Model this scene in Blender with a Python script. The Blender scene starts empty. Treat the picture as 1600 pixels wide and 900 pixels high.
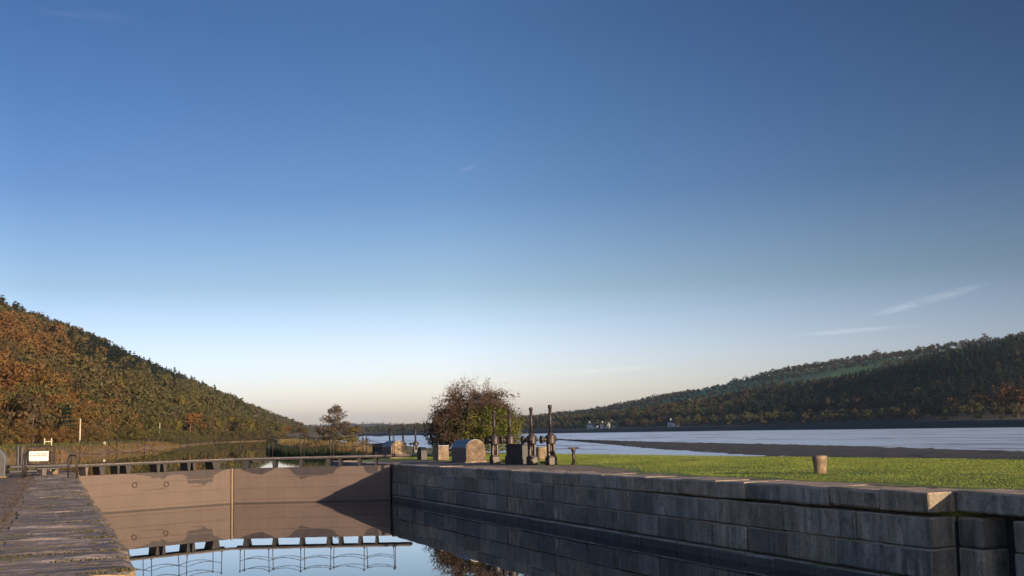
import bpy, bmesh, math, random
import numpy as np
from mathutils import Vector, Matrix
R = math.radians
sc = bpy.context.scene
COL = sc.collection

# ------------------------------------------------------------------ camera, world, sun, exposure
# world axes: y runs along the lock chamber away from the camera, x across it to the right, z up, z=0 the quay
F_PX, PITCH, ROLL, YAW = 1692.3, 5.996, 1.317, 22.927
CAM = Vector((-0.937, 0.0, 1.485)); PY = 494.2
fw = Vector((math.sin(R(YAW)), math.cos(R(YAW)), 0)); rt = Vector((math.cos(R(YAW)), -math.sin(R(YAW)), 0)); up = Vector((0, 0, 1))
FWD = fw*math.cos(R(PITCH)) + up*math.sin(R(PITCH)); u1 = up*math.cos(R(PITCH)) - fw*math.sin(R(PITCH))
RGT = rt*math.cos(R(ROLL)) - u1*math.sin(R(ROLL)); UPV = u1*math.cos(R(ROLL)) + rt*math.sin(R(ROLL))
cd = bpy.data.cameras.new('camera'); cam = bpy.data.objects.new('camera', cd); COL.objects.link(cam)
cd.sensor_width = 36; cd.lens = 36*F_PX/1600; cd.shift_y = (PY-450)/1600; cd.clip_start = 0.1; cd.clip_end = 30000
m3 = Matrix((RGT, UPV, -FWD)).transposed()
cam.matrix_world = Matrix.Translation(CAM) @ m3.to_4x4()
sc.camera = cam

SUN_AZ, SUN_EL = 162.0, 8.8
S = Vector((math.sin(R(SUN_AZ))*math.cos(R(SUN_EL)), math.cos(R(SUN_AZ))*math.cos(R(SUN_EL)), math.sin(R(SUN_EL))))
sl = bpy.data.lights.new('sun', 'SUN'); sl.energy = 4.2; sl.angle = R(0.5); sl.color = (1.0, 0.78, 0.54)
so = bpy.data.objects.new('sun', sl); COL.objects.link(so); so.rotation_euler = S.to_track_quat('Z', 'Y').to_euler(); so.location = (60, -60, 60)

wd = bpy.data.worlds.new('World'); sc.world = wd; wd.use_nodes = True
HAZE = 7e-5
SKY_STRENGTH = 0.13
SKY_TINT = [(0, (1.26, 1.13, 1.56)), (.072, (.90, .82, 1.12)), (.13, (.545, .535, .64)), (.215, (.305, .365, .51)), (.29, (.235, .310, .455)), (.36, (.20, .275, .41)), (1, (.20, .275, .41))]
sc.view_settings.view_transform = 'Standard'; sc.view_settings.look = 'None'
sc.view_settings.gamma = 1; sc.view_settings.use_curve_mapping = False
sc.view_settings.exposure = 1.2
sc.cycles.use_denoising = True
sc.cycles.max_bounces = 6; sc.cycles.transparent_max_bounces = 8

def build_world():
    nt = wd.node_tree; N = nt.nodes; L = nt.links
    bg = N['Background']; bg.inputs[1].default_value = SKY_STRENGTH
    sk = N.new('ShaderNodeTexSky'); sk.sky_type = 'NISHITA'; sk.sun_disc = False
    sk.sun_elevation = R(SUN_EL); sk.sun_rotation = R(SUN_AZ); sk.altitude = 0
    sk.air_density = 1.0; sk.dust_density = 1.0; sk.ozone_density = 2.0
    tc = N.new('ShaderNodeTexCoord')
    def vm(op, a, b=None):
        n = N.new('ShaderNodeVectorMath'); n.operation = op
        for i, v in enumerate((a, b)):
            if v is None: continue
            if isinstance(v, (tuple, Vector)): n.inputs[i].default_value = v
            else: L.new(v, n.inputs[i])
        return n.outputs['Value'] if op == 'DOT_PRODUCT' else n.outputs[0]
    def mm(op, a, b=0.0, clamp=False):
        n = N.new('ShaderNodeMath'); n.operation = op; n.use_clamp = clamp
        for i, v in enumerate((a, b)):
            if isinstance(v, (int, float)): n.inputs[i].default_value = v
            else: L.new(v, n.inputs[i])
        return n.outputs[0]
    d = tc.outputs['Generated']
    noi = N.new('ShaderNodeTexNoise'); noi.inputs['Scale'].default_value = 9; noi.inputs['Detail'].default_value = 6
    st = vm('MULTIPLY', d, (3.0, 3.0, 30.0)); L.new(st, noi.inputs['Vector'])
    # thin cirrus: (azimuth from the view, elevation, half length, half width, slant, strength, warm)
    wisps = [(21.0, 5.9, 3.6, .30, .22, .28), (17.5, 4.6, 4.5, .17, .03, .22), (-2.2, 13.8, .8, .16, .45, .10),
             (-12.3, 1.75, 1.6, .10, .03, -.20), (-12.5, 1.0, 2.6, .10, .03, -.16), (4, 3.0, 6.0, .22, .04, .14),
             (-8.5, .85, 4.0, .16, 0, -.10), (-22, 20.6, 3.0, .35, .02, .05)]
    total = None
    for az, el, hl, hw, sl_, s in wisps:
        a, e = R(YAW+az), R(el)
        c = Vector((math.sin(a)*math.cos(e), math.cos(a)*math.cos(e), math.sin(e)))
        ex = Vector((math.cos(a), -math.sin(a), 0)); ey = ex.cross(c)
        ex2 = (ex + ey*sl_).normalized(); ey2 = (ey - ex*sl_).normalized()
        p = mm('DIVIDE', vm('DOT_PRODUCT', d, ex2), math.sin(R(hl)))
        cc = vm('SUBTRACT', d, c)
        p = mm('DIVIDE', vm('DOT_PRODUCT', cc, ex2), math.sin(R(hl))); q = mm('DIVIDE', vm('DOT_PRODUCT', cc, ey2), math.sin(R(hw)))
        r2 = mm('ADD', mm('MULTIPLY', p, p), mm('MULTIPLY', q, q))
        k = mm('SUBTRACT', 1.0, r2, True); k = mm('MULTIPLY', k, k); k = mm('MULTIPLY', k, mm('GREATER_THAN', vm('DOT_PRODUCT', d, c), 0))
        nz = mm('MULTIPLY', mm('SUBTRACT', noi.outputs[0], .30), 3.0, True)
        k = mm('MULTIPLY', mm('MULTIPLY', k, nz), s*(.20 if s > 0 else 1.8))
        total = k if total is None else mm('ADD', total, k)
    # clear polarised autumn sky: deep blue overhead, bright and creamy low down, darkest to the right; extra fill added out of view
    sp = N.new('ShaderNodeSeparateXYZ'); L.new(d, sp.inputs[0])
    rp = N.new('ShaderNodeValToRGB'); e = rp.color_ramp.elements
    for i, (p, c) in enumerate(SKY_TINT):
        if i > 1: e.new(.5)
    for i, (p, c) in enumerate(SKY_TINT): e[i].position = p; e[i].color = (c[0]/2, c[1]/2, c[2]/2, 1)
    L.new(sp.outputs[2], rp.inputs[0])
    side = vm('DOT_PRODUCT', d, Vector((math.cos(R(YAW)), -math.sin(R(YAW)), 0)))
    az = N.new('ShaderNodeValToRGB'); z = az.color_ramp.elements; z[0].position = 0; z[0].color = (.95, .95, .95, 1); z[1].position = 1; z[1].color = (.25, .26, .28, 1)  # far left, out of view: brightened to fill the shaded wall
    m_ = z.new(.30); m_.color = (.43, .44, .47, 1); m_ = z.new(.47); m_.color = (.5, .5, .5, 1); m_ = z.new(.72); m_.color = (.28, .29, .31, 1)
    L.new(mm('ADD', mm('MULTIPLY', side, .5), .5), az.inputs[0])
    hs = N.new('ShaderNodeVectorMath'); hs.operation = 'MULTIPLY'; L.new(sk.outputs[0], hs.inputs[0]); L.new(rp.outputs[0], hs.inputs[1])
    back = mm('ADD', 1.0, mm('MULTIPLY', mm('MAXIMUM', mm('MULTIPLY', vm('DOT_PRODUCT', d, Vector((math.sin(R(YAW)), math.cos(R(YAW)), 0))), -1.0), 0.0), 1.3))  # added sky fill behind the camera for the wall and shaded gate
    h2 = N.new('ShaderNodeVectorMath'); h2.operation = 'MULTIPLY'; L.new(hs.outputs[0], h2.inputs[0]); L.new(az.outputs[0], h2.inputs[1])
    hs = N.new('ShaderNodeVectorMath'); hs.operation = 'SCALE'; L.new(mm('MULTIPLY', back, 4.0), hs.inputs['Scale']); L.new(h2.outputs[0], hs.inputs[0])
    # clouds lighten the sky (white) or, near the horizon, dim it (grey-violet)
    pos = mm('MAXIMUM', total, 0.0); neg = mm('MAXIMUM', mm('MULTIPLY', total, -1.0), 0.0)
    mx = N.new('ShaderNodeMix'); mx.data_type = 'RGBA'; L.new(pos, mx.inputs[0]); L.new(hs.outputs[0], mx.inputs[6]); mx.inputs[7].default_value = (12.0, 11.6, 11.2, 1)
    mn = N.new('ShaderNodeMix'); mn.data_type = 'RGBA'; L.new(neg, mn.inputs[0]); L.new(mx.outputs[2], mn.inputs[6]); mn.inputs[7].default_value = (2.5, 2.6, 3.2, 1)
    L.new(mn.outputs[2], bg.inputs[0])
build_world()

# ------------------------------------------------------------------ helpers
def ray(px, py):
    return (FWD*F_PX + RGT*(px-800) - UPV*(py-PY)).normalized()
def at(px, py, z):                                   # point of the photograph on the level z
    d = ray(px, py); k = (z-CAM.z)/d.z
    return CAM + d*k

def tag(o, label=None, cat=None, group=None, kind=None):
    if label: o['label'] = label
    if cat: o['category'] = cat
    if group: o['group'] = group
    if kind: o['kind'] = kind
    return o
def empty(name, loc, rz=0, label=None, cat=None, group=None):
    o = bpy.data.objects.new(name, None); COL.objects.link(o); o.empty_display_size = .2
    o.location = loc; o.rotation_euler = (0, 0, rz)
    return tag(o, label, cat, group)

class MB:
    def __init__(s): s.v = []; s.f = []; s.mi = []; s.tint = []; s.cur = 0; s.t = (1, 1, 1)
    def add(s, vs, fs, mi=None):
        o = len(s.v); s.v += [tuple(v) for v in vs]; s.f += [tuple(i+o for i in f) for f in fs]
        s.mi += [s.cur if mi is None else mi]*len(fs); s.tint += [s.t]*len(vs)
    def box(s, c, d, rz=0, ch=0.0, jit=0.0, rng=random):
        # box with centre c, size d, optional chamfered edges
        x, y, z = d[0]/2, d[1]/2, d[2]/2
        bm = bmesh.new(); bmesh.ops.create_cube(bm, size=1)
        for v in bm.verts:
            v.co = Vector((v.co.x*2*x + rng.uniform(-jit, jit), v.co.y*2*y + rng.uniform(-jit, jit), v.co.z*2*z + rng.uniform(-jit, jit)))
        if ch > 0: bmesh.ops.bevel(bm, geom=bm.edges[:], offset=ch, segments=1, affect='EDGES')
        M = Matrix.Translation(c) @ Matrix.Rotation(rz, 4, 'Z')
        bm.verts.index_update()
        s.add([M @ v.co for v in bm.verts], [[v.index for v in f.verts] for f in bm.faces]); bm.free()
    def tube(s, pts, r, n=8, cap=True):
        pts = [Vector(p) for p in pts]; rs = r if isinstance(r, (list, tuple)) else [r]*len(pts)
        vs, fs = [], []
        ref = Vector((0, 0, 1))
        for i, p in enumerate(pts):
            t = (pts[min(i+1, len(pts)-1)] - pts[max(i-1, 0)])
            t = t.normalized() if t.length > 0 else Vector((0, 0, 1))
            if abs(t.dot(ref)) > .95: rf = Vector((1, 0, 0))
            else: rf = ref
            a = t.cross(rf).normalized(); b = t.cross(a)
            for k in range(n):
                an = 2*math.pi*k/n; vs.append(p + (a*math.cos(an) + b*math.sin(an))*rs[i])
        for i in range(len(pts)-1):
            for k in range(n):
                fs.append((i*n+k, i*n+(k+1) % n, (i+1)*n+(k+1) % n, (i+1)*n+k))
        if cap: fs += [tuple(range(n))[::-1], tuple((len(pts)-1)*n+k for k in range(n))]
        s.add(vs, fs)
    def lathe(s, prof, c=(0, 0, 0), n=20):
        c = Vector(c); vs, fs = [], []
        for r, z in prof:
            for k in range(n):
                an = 2*math.pi*k/n; vs.append(c + Vector((r*math.cos(an), r*math.sin(an), z)))
        for i in range(len(prof)-1):
            for k in range(n): fs.append((i*n+k, i*n+(k+1) % n, (i+1)*n+(k+1) % n, (i+1)*n+k))
        fs += [tuple(range(n))[::-1], tuple((len(prof)-1)*n+k for k in range(n))]
        s.add(vs, fs)
    def prism(s, poly, a, b, axis='y'):
        # poly in the plane across the axis, extruded from a to b
        def P(p, t):
            return {'y': (p[0], t, p[1]), 'x': (t, p[0], p[1]), 'z': (p[0], p[1], t)}[axis]
        n = len(poly); vs = [P(p, a) for p in poly] + [P(p, b) for p in poly]
        fs = [tuple(range(n)), tuple(range(2*n-1, n-1, -1))] + [(i, n+i, n+(i+1) % n, (i+1) % n) for i in range(n)]
        s.add(vs, fs)
    def build(s, name, mats, parent=None, smooth=False):
        me = bpy.data.meshes.new(name); me.from_pydata(s.v, [], s.f); me.update()
        bm = bmesh.new(); bm.from_mesh(me); bmesh.ops.recalc_face_normals(bm, faces=bm.faces[:]); bm.to_mesh(me); bm.free()
        if not isinstance(mats, (list, tuple)): mats = [mats]
        for m in mats: me.materials.append(m)
        if len(mats) > 1: me.polygons.foreach_set('material_index', s.mi)
        if smooth: me.polygons.foreach_set('use_smooth', [True]*len(me.polygons))
        ca = me.color_attributes.new('tint', 'FLOAT_COLOR', 'POINT')
        ca.data.foreach_set('color', np.array([(*t, 1) for t in s.tint], dtype=np.float32).ravel())
        o = bpy.data.objects.new(name, me); COL.objects.link(o)
        if parent: o.parent = parent
        return o

def grid_obj(name, V, nu, nv, mat, smooth=True):
    me = bpy.data.meshes.new(name)
    i = np.arange((nu-1)*(nv-1)); a = (i//(nv-1))*nv + i % (nv-1)
    F = np.stack([a, a+1, a+nv+1, a+nv], 1)
    fast_mesh(me, V.reshape(-1, 3), F)
    me.materials.append(mat)
    if smooth: me.polygons.foreach_set('use_smooth', np.ones(len(F), dtype=bool))
    o = bpy.data.objects.new(name, me); COL.objects.link(o); return o

def fast_mesh(me, V, F):
    nf, k = F.shape
    me.vertices.add(len(V)); me.vertices.foreach_set('co', V.astype(np.float32).ravel())
    me.loops.add(nf*k); me.loops.foreach_set('vertex_index', F.astype(np.int32).ravel())
    me.polygons.add(nf); me.polygons.foreach_set('loop_start', (np.arange(nf)*k).astype(np.int32))
    me.update(calc_edges=True); me.validate()

def leaf_obj(name, V, C, mat, parent=None):
    me = bpy.data.meshes.new(name); F = np.arange(len(V)).reshape(-1, 4); fast_mesh(me, V, F)
    ca = me.color_attributes.new('tint', 'FLOAT_COLOR', 'POINT')
    ca.data.foreach_set('color', np.concatenate([C, np.ones((len(C), 1))], 1).astype(np.float32).ravel())
    me.materials.append(mat); o = bpy.data.objects.new(name, me); COL.objects.link(o)
    if parent: o.parent = parent
    return o

# ------------------------------------------------------------------ materials
class NT:
    def __init__(s, name):
        s.m = bpy.data.materials.new(name); s.m.use_nodes = True; s.n = s.m.node_tree.nodes; s.l = s.m.node_tree.links
        s.b = s.n['Principled BSDF']
        g = s.n.new('ShaderNodeNewGeometry'); s.pos = g.outputs['Position']; s.nrm = g.outputs['Normal']
        s.obj = s.n.new('ShaderNodeTexCoord').outputs['Object']
    def set(s, k, v):
        if hasattr(v, 'is_linked') or isinstance(v, bpy.types.NodeSocket): s.l.new(v, s.b.inputs[k])
        else: s.b.inputs[k].default_value = (*v, 1) if isinstance(v, tuple) and len(v) == 3 else v
    def noise(s, scale, detail=4, rough=.55, vec=None, stretch=None, dist=0.0):
        n = s.n.new('ShaderNodeTexNoise'); n.inputs['Scale'].default_value = scale; n.inputs['Detail'].default_value = detail
        n.inputs['Roughness'].default_value = rough; n.inputs['Distortion'].default_value = dist
        v = vec if vec is not None else s.pos
        if stretch:
            q = s.n.new('ShaderNodeVectorMath'); q.operation = 'MULTIPLY'; s.l.new(v, q.inputs[0]); q.inputs[1].default_value = stretch; v = q.outputs[0]
        s.l.new(v, n.inputs['Vector']); return n.outputs[0]
    def ramp(s, x, *stops):
        r = s.n.new('ShaderNodeValToRGB'); e = r.color_ramp.elements
        while len(e) < len(stops): e.new(.5)
        for i, (p, c) in enumerate(stops):
            e[i].position = p; e[i].color = (*c, 1) if isinstance(c, tuple) else (c, c, c, 1)
        s.l.new(x, r.inputs[0]); return r.outputs[0]
    def mix(s, f, a, b, mode='MIX'):
        n = s.n.new('ShaderNodeMix'); n.data_type = 'RGBA'; n.blend_type = mode
        for k, v in ((0, f), (6, a), (7, b)):
            if isinstance(v, bpy.types.NodeSocket): s.l.new(v, n.inputs[k])
            elif isinstance(v, tuple): n.inputs[k].default_value = (*v, 1)
            else: n.inputs[k].default_value = v
        return n.outputs[2]
    def math(s, op, a, b=0.0, clamp=False):
        n = s.n.new('ShaderNodeMath'); n.operation = op; n.use_clamp = clamp
        for i, v in enumerate((a, b)):
            if isinstance(v, bpy.types.NodeSocket): s.l.new(v, n.inputs[i])
            else: n.inputs[i].default_value = v
        return n.outputs[0]
    def attr(s, name='tint'):
        a = s.n.new('ShaderNodeAttribute'); a.attribute_name = name; return a.outputs['Color']
    def sep(s, v, ax):
        n = s.n.new('ShaderNodeSeparateXYZ'); s.l.new(v, n.inputs[0]); return n.outputs[ax]
    def bump(s, h, strength=.5, dist=.02):
        b = s.n.new('ShaderNodeBump'); b.inputs['Strength'].default_value = strength; b.inputs['Distance'].default_value = dist
        s.l.new(h, b.inputs['Height']); s.l.new(b.outputs[0], s.b.inputs['Normal'])

def m_plain(name, col, rough=.7, metal=0.0, var=.25, scale=6, bump=.2, bdist=.01):
    t = NT(name); n = t.noise(scale, 5, .6, t.obj)
    lo = tuple(c*(1-var) for c in col); hi = tuple(c*(1+var) for c in col)
    t.set('Base Color', t.ramp(n, (.3, lo), (.7, hi))); t.set('Roughness', rough); t.set('Metallic', metal)
    if bump: t.bump(t.noise(scale*5, 4, .6, t.obj), bump, bdist)
    return t.m

def m_wall():
    t = NT('old_granite')
    big = t.noise(.9, 4, .6); fine = t.noise(14, 5, .65)
    streak = t.noise(1.0, 4, .6, stretch=(5, 5, .55))
    base = t.ramp(streak, (.30, (.085, .080, .074)), (.46, (.25, .222, .178)), (.60, (.33, .295, .240)), (.72, (.50, .455, .38)))
    base = t.mix(t.ramp(big, (.4, 0.0), (.65, .55)), base, (.12, .125, .09))
    base = t.mix(.85, base, t.attr(), 'MULTIPLY')
    blot = t.noise(2.6, 5, .7, stretch=(1, 1, .7), dist=.6)
    base = t.mix(t.ramp(blot, (.50, 0.0), (.66, .7)), base, (.055, .05, .045))
    drip = t.math('MULTIPLY', t.ramp(t.noise(1.0, 5, .65, stretch=(9, 9, .35)), (.60, 0.0), (.68, 1.0)), t.ramp(t.noise(.8, 3, .5), (.45, 0.0), (.6, .8)))
    base = t.mix(drip, base, (.52, .50, .46))
    wl = t.n.new('ShaderNodeMapRange'); wl.inputs[1].default_value = -1.55; wl.inputs[2].default_value = -1.75; t.l.new(t.math('ADD', t.sep(t.pos, 2), t.math('MULTIPLY', t.noise(2.0, 3, .5), .12)), wl.inputs[0])
    base = t.mix(t.math('MULTIPLY', wl.outputs[0], .75), base, (.028, .030, .024))
    base = t.mix(t.ramp(fine, (.35, .35), (.7, 0.0)), base, (.02, .02, .02))
    # weathered upper faces: bare tan stone, moss and soil
    nz = t.sep(t.nrm, 2)
    topc = t.ramp(t.noise(2.2, 5, .65), (.3, (.20, .145, .10)), (.5, (.38, .275, .20)), (.72, (.52, .39, .29)))
    topc = t.mix(t.ramp(t.noise(1.1, 4, .6), (.5, 0.0), (.62, .75)), topc, (.14, .14, .04))
    base = t.mix(t.ramp(nz, (.45, 0.0), (.75, 1.0)), base, topc)
    # lichen specks
    v = t.n.new('ShaderNodeTexVoronoi'); v.inputs['Scale'].default_value = 5; t.l.new(t.pos, v.inputs['Vector'])
    base = t.mix(t.ramp(v.outputs['Distance'], (.05, .6), (.11, 0.0)), base, (.32, .31, .27))
    t.set('Base Color', base); t.set('Roughness', t.ramp(streak, (.3, .45), (.7, .85)))
    t.bump(t.mix(.5, t.noise(4.5, 6, .68), fine), 1.0, .07)
    return t.m

def m_slab(name='weathered_slab', c0=(.040, .034, .040), c1=(.145, .120, .116), c2=(.32, .26, .225), fq=5.0, mo=.9):
    t = NT(name)
    # bedding of the stone runs across the slabs: long ridges
    lay = t.noise(1.0, 6, .62, stretch=(.45, fq, 1.0), dist=.35); fine = t.noise(11, 5, .65)
    base = t.ramp(lay, (.30, c0), (.48, c1), (.68, c2))
    base = t.mix(.7, base, t.attr(), 'MULTIPLY') if fq < 6 else base
    base = t.mix(t.ramp(t.noise(.7, 4, .6), (.50, 0.0), (.68, .6)), base, (.12, .115, .12))
    moss = t.math('MULTIPLY', t.ramp(t.noise(1.6, 5, .7), (.53, 0.0), (.62, mo)), t.ramp(t.noise(9, 3, .6), (.4, .2), (.6, 1.0)))
    base = t.mix(moss, base, (.15, .125, .03))
    base = t.mix(t.ramp(fine, (.30, .45), (.55, 0.0)), base, (.03, .026, .026))
    nz = t.sep(t.nrm, 2)
    base = t.mix(t.ramp(nz, (.4, .85), (.7, 0.0)), base, t.ramp(fine, (.3, (.20, .13, .06)), (.7, (.42, .29, .14))))
    t.set('Base Color', base); t.set('Roughness', .78)
    t.bump(t.mix(.45, lay, fine), .9, .09)
    return t.m

def m_dirt(name, a, b, c, scale=1.5):
    t = NT(name); n = t.noise(scale, 6, .68); f = t.noise(scale*16, 4, .6)
    base = t.ramp(n, (.3, a), (.5, b), (.72, c)); base = t.mix(t.ramp(f, (.35, .5), (.6, 0.0)), base, tuple(x*.45 for x in a))
    t.set('Base Color', base); t.set('Roughness', .9); t.bump(t.mix(.5, n, f), .6, .05); return t.m

def m_grass():
    t = NT('lawn_grass'); n = t.noise(.35, 5, .6); s = t.noise(1.0, 5, .65, stretch=(.35, 1.3, 1)); f = t.noise(22, 3, .6)
    base = t.ramp(s, (.3, (.11, .17, .02)), (.55, (.19, .24, .03)), (.75, (.26, .28, .045)))
    base = t.mix(t.ramp(n, (.42, .7), (.62, 0.0)), base, (.05, .10, .014))
    base = t.mix(t.ramp(f, (.35, .4), (.6, 0.0)), base, (.04, .06, .01))
    t.set('Base Color', base); t.set('Roughness', .8); t.bump(f, .6, .04); return t.m

def m_leaf(name='foliage', trans=.38):
    t = NT(name); c = t.attr(); n = t.noise(.6, 3, .6)
    col = t.mix(.55, c, t.ramp(n, (.3, .55), (.7, 1.35)), 'MULTIPLY')
    t.set('Base Color', col); t.set('Roughness', .75); t.set('Specular IOR Level', .25)
    tr = t.n.new('ShaderNodeBsdfTranslucent'); t.l.new(col, tr.inputs[0])
    ms = t.n.new('ShaderNodeMixShader'); ms.inputs[0].default_value = trans
    t.l.new(t.b.outputs[0], ms.inputs[1]); t.l.new(tr.outputs[0], ms.inputs[2])
    t.l.new(ms.outputs[0], t.n['Material Output'].inputs[0]); return t.m

def m_water(name, col, rough, scale, strength, dist):
    t = NT(name); t.set('Base Color', col); t.set('Roughness', rough); t.set('IOR', 1.33); t.set('Specular IOR Level', .95); t.set('Coat Weight', .6); t.set('Coat Roughness', rough); t.set('Coat IOR', 1.6)
    h = t.mix(.5, t.noise(scale, 3, .5, stretch=(1, .6, 1)), t.noise(scale*.25, 2, .5))
    t.bump(h, strength, dist); return t.m

def m_mud():
    t = NT('wet_mud')
    # thin films of water over mud, combed along the estuary
    s = t.noise(.030, 7, .62, stretch=(2.6, .42, 1), dist=.8); s2 = t.noise(.16, 5, .6, stretch=(1.8, .35, 1))
    k = t.math('ADD', t.math('MULTIPLY', s, .65), t.math('MULTIPLY', s2, .35))
    near = t.ramp(t.math('DIVIDE', t.sep(t.pos, 0), 1000.0), (.075, 0.0), (.10, 1.0))
    dry = t.math('MULTIPLY', t.ramp(k, (.53, 0.0), (.60, 1.0)), near)
    t.set('Base Color', t.mix(dry, (.84, .93, 1.0), (.08, .08, .08))); t.set('Metallic', t.mix(dry, (.95, .95, .95), (0.0, 0.0, 0.0)))
    t.set('Roughness', t.mix(dry, (.38, .38, .38), (.5, .5, .5)))
    t.set('IOR', 1.5); t.set('Specular IOR Level', .9)
    t.bump(t.noise(.9, 4, .6, stretch=(1.2, .6, 1)), .20, .10); return t.m

def m_gate():
    t = NT('silted_steel'); n = t.noise(.8, 5, .6, t.obj); st = t.noise(1.0, 5, .6, t.obj, (9, 9, .5)); hz = t.noise(1.0, 3, .5, t.obj, (.4, 3, 14))
    base = t.ramp(n, (.3, (.083, .057, .046)), (.7, (.105, .073, .058)))
    base = t.mix(t.ramp(st, (.35, .30), (.65, 0.0)), base, (.062, .043, .036))
    base = t.mix(t.ramp(hz, (.62, 0.0), (.72, .25)), base, (.05, .036, .03))
    wl = t.n.new('ShaderNodeMapRange'); wl.inputs[1].default_value = -1.86; wl.inputs[2].default_value = -1.91; t.l.new(t.math('ADD', t.sep(t.pos, 2), t.math('MULTIPLY', t.noise(1.5, 3, .5, t.obj), .05)), wl.inputs[0])
    base = t.mix(t.math('MULTIPLY', wl.outputs[0], .85), base, (.018, .014, .010))
    drip = t.math('MULTIPLY', t.ramp(t.noise(1.0, 4, .6, t.obj, (14, 14, .25)), (.58, 0.0), (.70, .55)), t.ramp(t.noise(.7, 3, .5, t.obj), (.42, 0.0), (.6, 1.0)))
    base = t.mix(drip, base, (.050, .030, .022))
    t.set('Base Color', base); t.set('Roughness', .72); t.bump(t.noise(12, 4, .6, t.obj), .2, .01); return t.m

def m_rust(name, a, b, rough=.6, metal=.3):
    t = NT(name); n = t.noise(7, 6, .68, t.obj); base = t.ramp(n, (.40, a), (.62, b))
    t.set('Base Color', base); t.set('Roughness', rough); t.set('Metallic', metal); t.bump(t.noise(40, 3, .6, t.obj), .3, .006); return t.m

def m_hill():
    t = NT('hillside_floor'); n = t.noise(.02, 5, .6)
    t.set('Base Color', t.ramp(n, (.35, (.045, .035, .015)), (.65, (.085, .055, .022)))); t.set('Roughness', .95); return t.m
def m_field():
    t = NT('hill_pasture'); n = t.noise(.006, 5, .6); f = t.noise(.06, 4, .6)
    base = t.ramp(n, (.38, (.15, .17, .045)), (.5, (.13, .24, .040)), (.66, (.17, .17, .05)))
    t.set('Base Color', t.mix(.4, base, t.ramp(f, (.3, .6), (.7, 1.3)), 'MULTIPLY')); t.set('Roughness', .95); return t.m

M = dict(
    wall=m_wall(), slab=m_slab(), grass=m_grass(), leaf=m_leaf(), mud=m_mud(), gate=m_gate(), hill=m_hill(), field=m_field(),
    stain=m_plain('dark_steel', (.030, .021, .020), .5, 0, .3, 3),
    joint=m_plain('dark_joint', (.018, .018, .018), .9),
    soil=m_slab('worn_setts', (.06, .045, .040), (.155, .105, .085), (.26, .19, .15), 7.0, .9),
    path=m_dirt('trodden_path', (.12, .085, .06), (.22, .155, .11), (.30, .225, .165), 1.2),
    bank=m_dirt('earth_bank', (.045, .040, .016), (.17, .095, .038), (.26, .165, .07), .45),
    stones=m_dirt('weedy_stones', (.007, .007, .008), (.016, .016, .017), (.055, .054, .055), .5),
    verge=m_dirt('rough_verge', (.07, .08, .02), (.12, .12, .035), (.19, .15, .06), .25),
    base=m_plain('estuary_bed', (.06, .055, .05), .9),
    lockwater=m_water('still_water', (.010, .014, .016), .008, 1.6, .020, .05),
    canalwater=m_water('canal_water', (.012, .016, .014), .015, .8, .010, .05),
    timber=m_plain('grey_timber', (.105, .085, .075), .8, 0, .35, 4, .4),
    darktimber=m_plain('tarred_timber', (.016, .014, .014), .6, 0, .3, 5, .3),
    post=m_plain('pale_timber', (.165, .115, .065), .7, 0, .2, 5, .3),
    iron=m_rust('dark_iron', (.016, .013, .013), (.050, .031, .024), .5, .3),
    rail=m_rust('rail_iron', (.016, .013, .013), (.040, .028, .023), .55, .3),
    stone=m_dirt('warm_sandstone', (.078, .058, .036), (.195, .138, .084), (.34, .255, .168), 3.2),
    darkstone=m_dirt('stained_end_stone', (.045, .034, .022), (.135, .090, .058), (.30, .215, .14), 2.6),
    dome=m_plain('lead_grey_cover', (.065, .075, .090), .38, .25, .2, 3, .2),
    white=m_plain('white_enamel', (.62, .60, .56), .5, 0, .05, 3, 0),
    red=m_plain('red_paint', (.55, .06, .05), .5, 0, .1, 3, 0),
    cream=m_plain('cream_paint', (.34, .30, .22), .6, 0, .1, 3, 0),
    roof=m_plain('slate_roof', (.10, .095, .095), .7, 0, .2, .5, 0),
    render=m_plain('white_render', (.58, .57, .54), .8, 0, .06, .3, 0),
    window=m_plain('dark_glass', (.02, .025, .03), .15, 0, .1, 1, 0),
    bark=m_plain('bark', (.085, .060, .042), .9, 0, .35, 3, .5),
    twig=m_plain('reddish_twig', (.085, .052, .040), .85, 0, .3, 2, 0),
    concrete=m_dirt('pale_concrete', (.30, .28, .25), (.40, .37, .33), (.48, .44, .40), 2),
)

# ------------------------------------------------------------------ setting: ground, water, hills
def zq(u):                                            # the right quay dips gently away from the camera
    return .07 - .19*(min(max(u, 12), 70)-17)/37
def struct(o): o['kind'] = 'structure'; return o
def flat(name, pts, z, mat):
    me = bpy.data.meshes.new(name); me.from_pydata([(x, y, z) for x, y in pts], [], [tuple(range(len(pts)))]); me.update()
    me.materials.append(mat); o = bpy.data.objects.new(name, me); COL.objects.link(o); return struct(o)
rs = np.random.RandomState(7)

flat('ground', [(-7000, -1500), (9000, -1500), (9000, 9500), (-7000, 9500)], -5.2, M['base'])
flat('estuary_water', [(22, -400), (6000, -400), (6000, 9000), (-2500, 9000), (60, 420)], -2.5, M['mud'])
flat('lock_water', [(-3, -30), (20, -30), (20, 54), (15.2, 54.35), (7.6, 57.67), (0, 54.35), (-3, 54)], -1.96, M['lockwater'])
flat('canal_water', [(0, 54.6), (7.6, 57.9), (15.2, 54.6), (26, 80), (60, 330), (200, 900), (-20, 900), (-60, 300), (-60, 60)], -.35, M['canalwater'])

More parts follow.
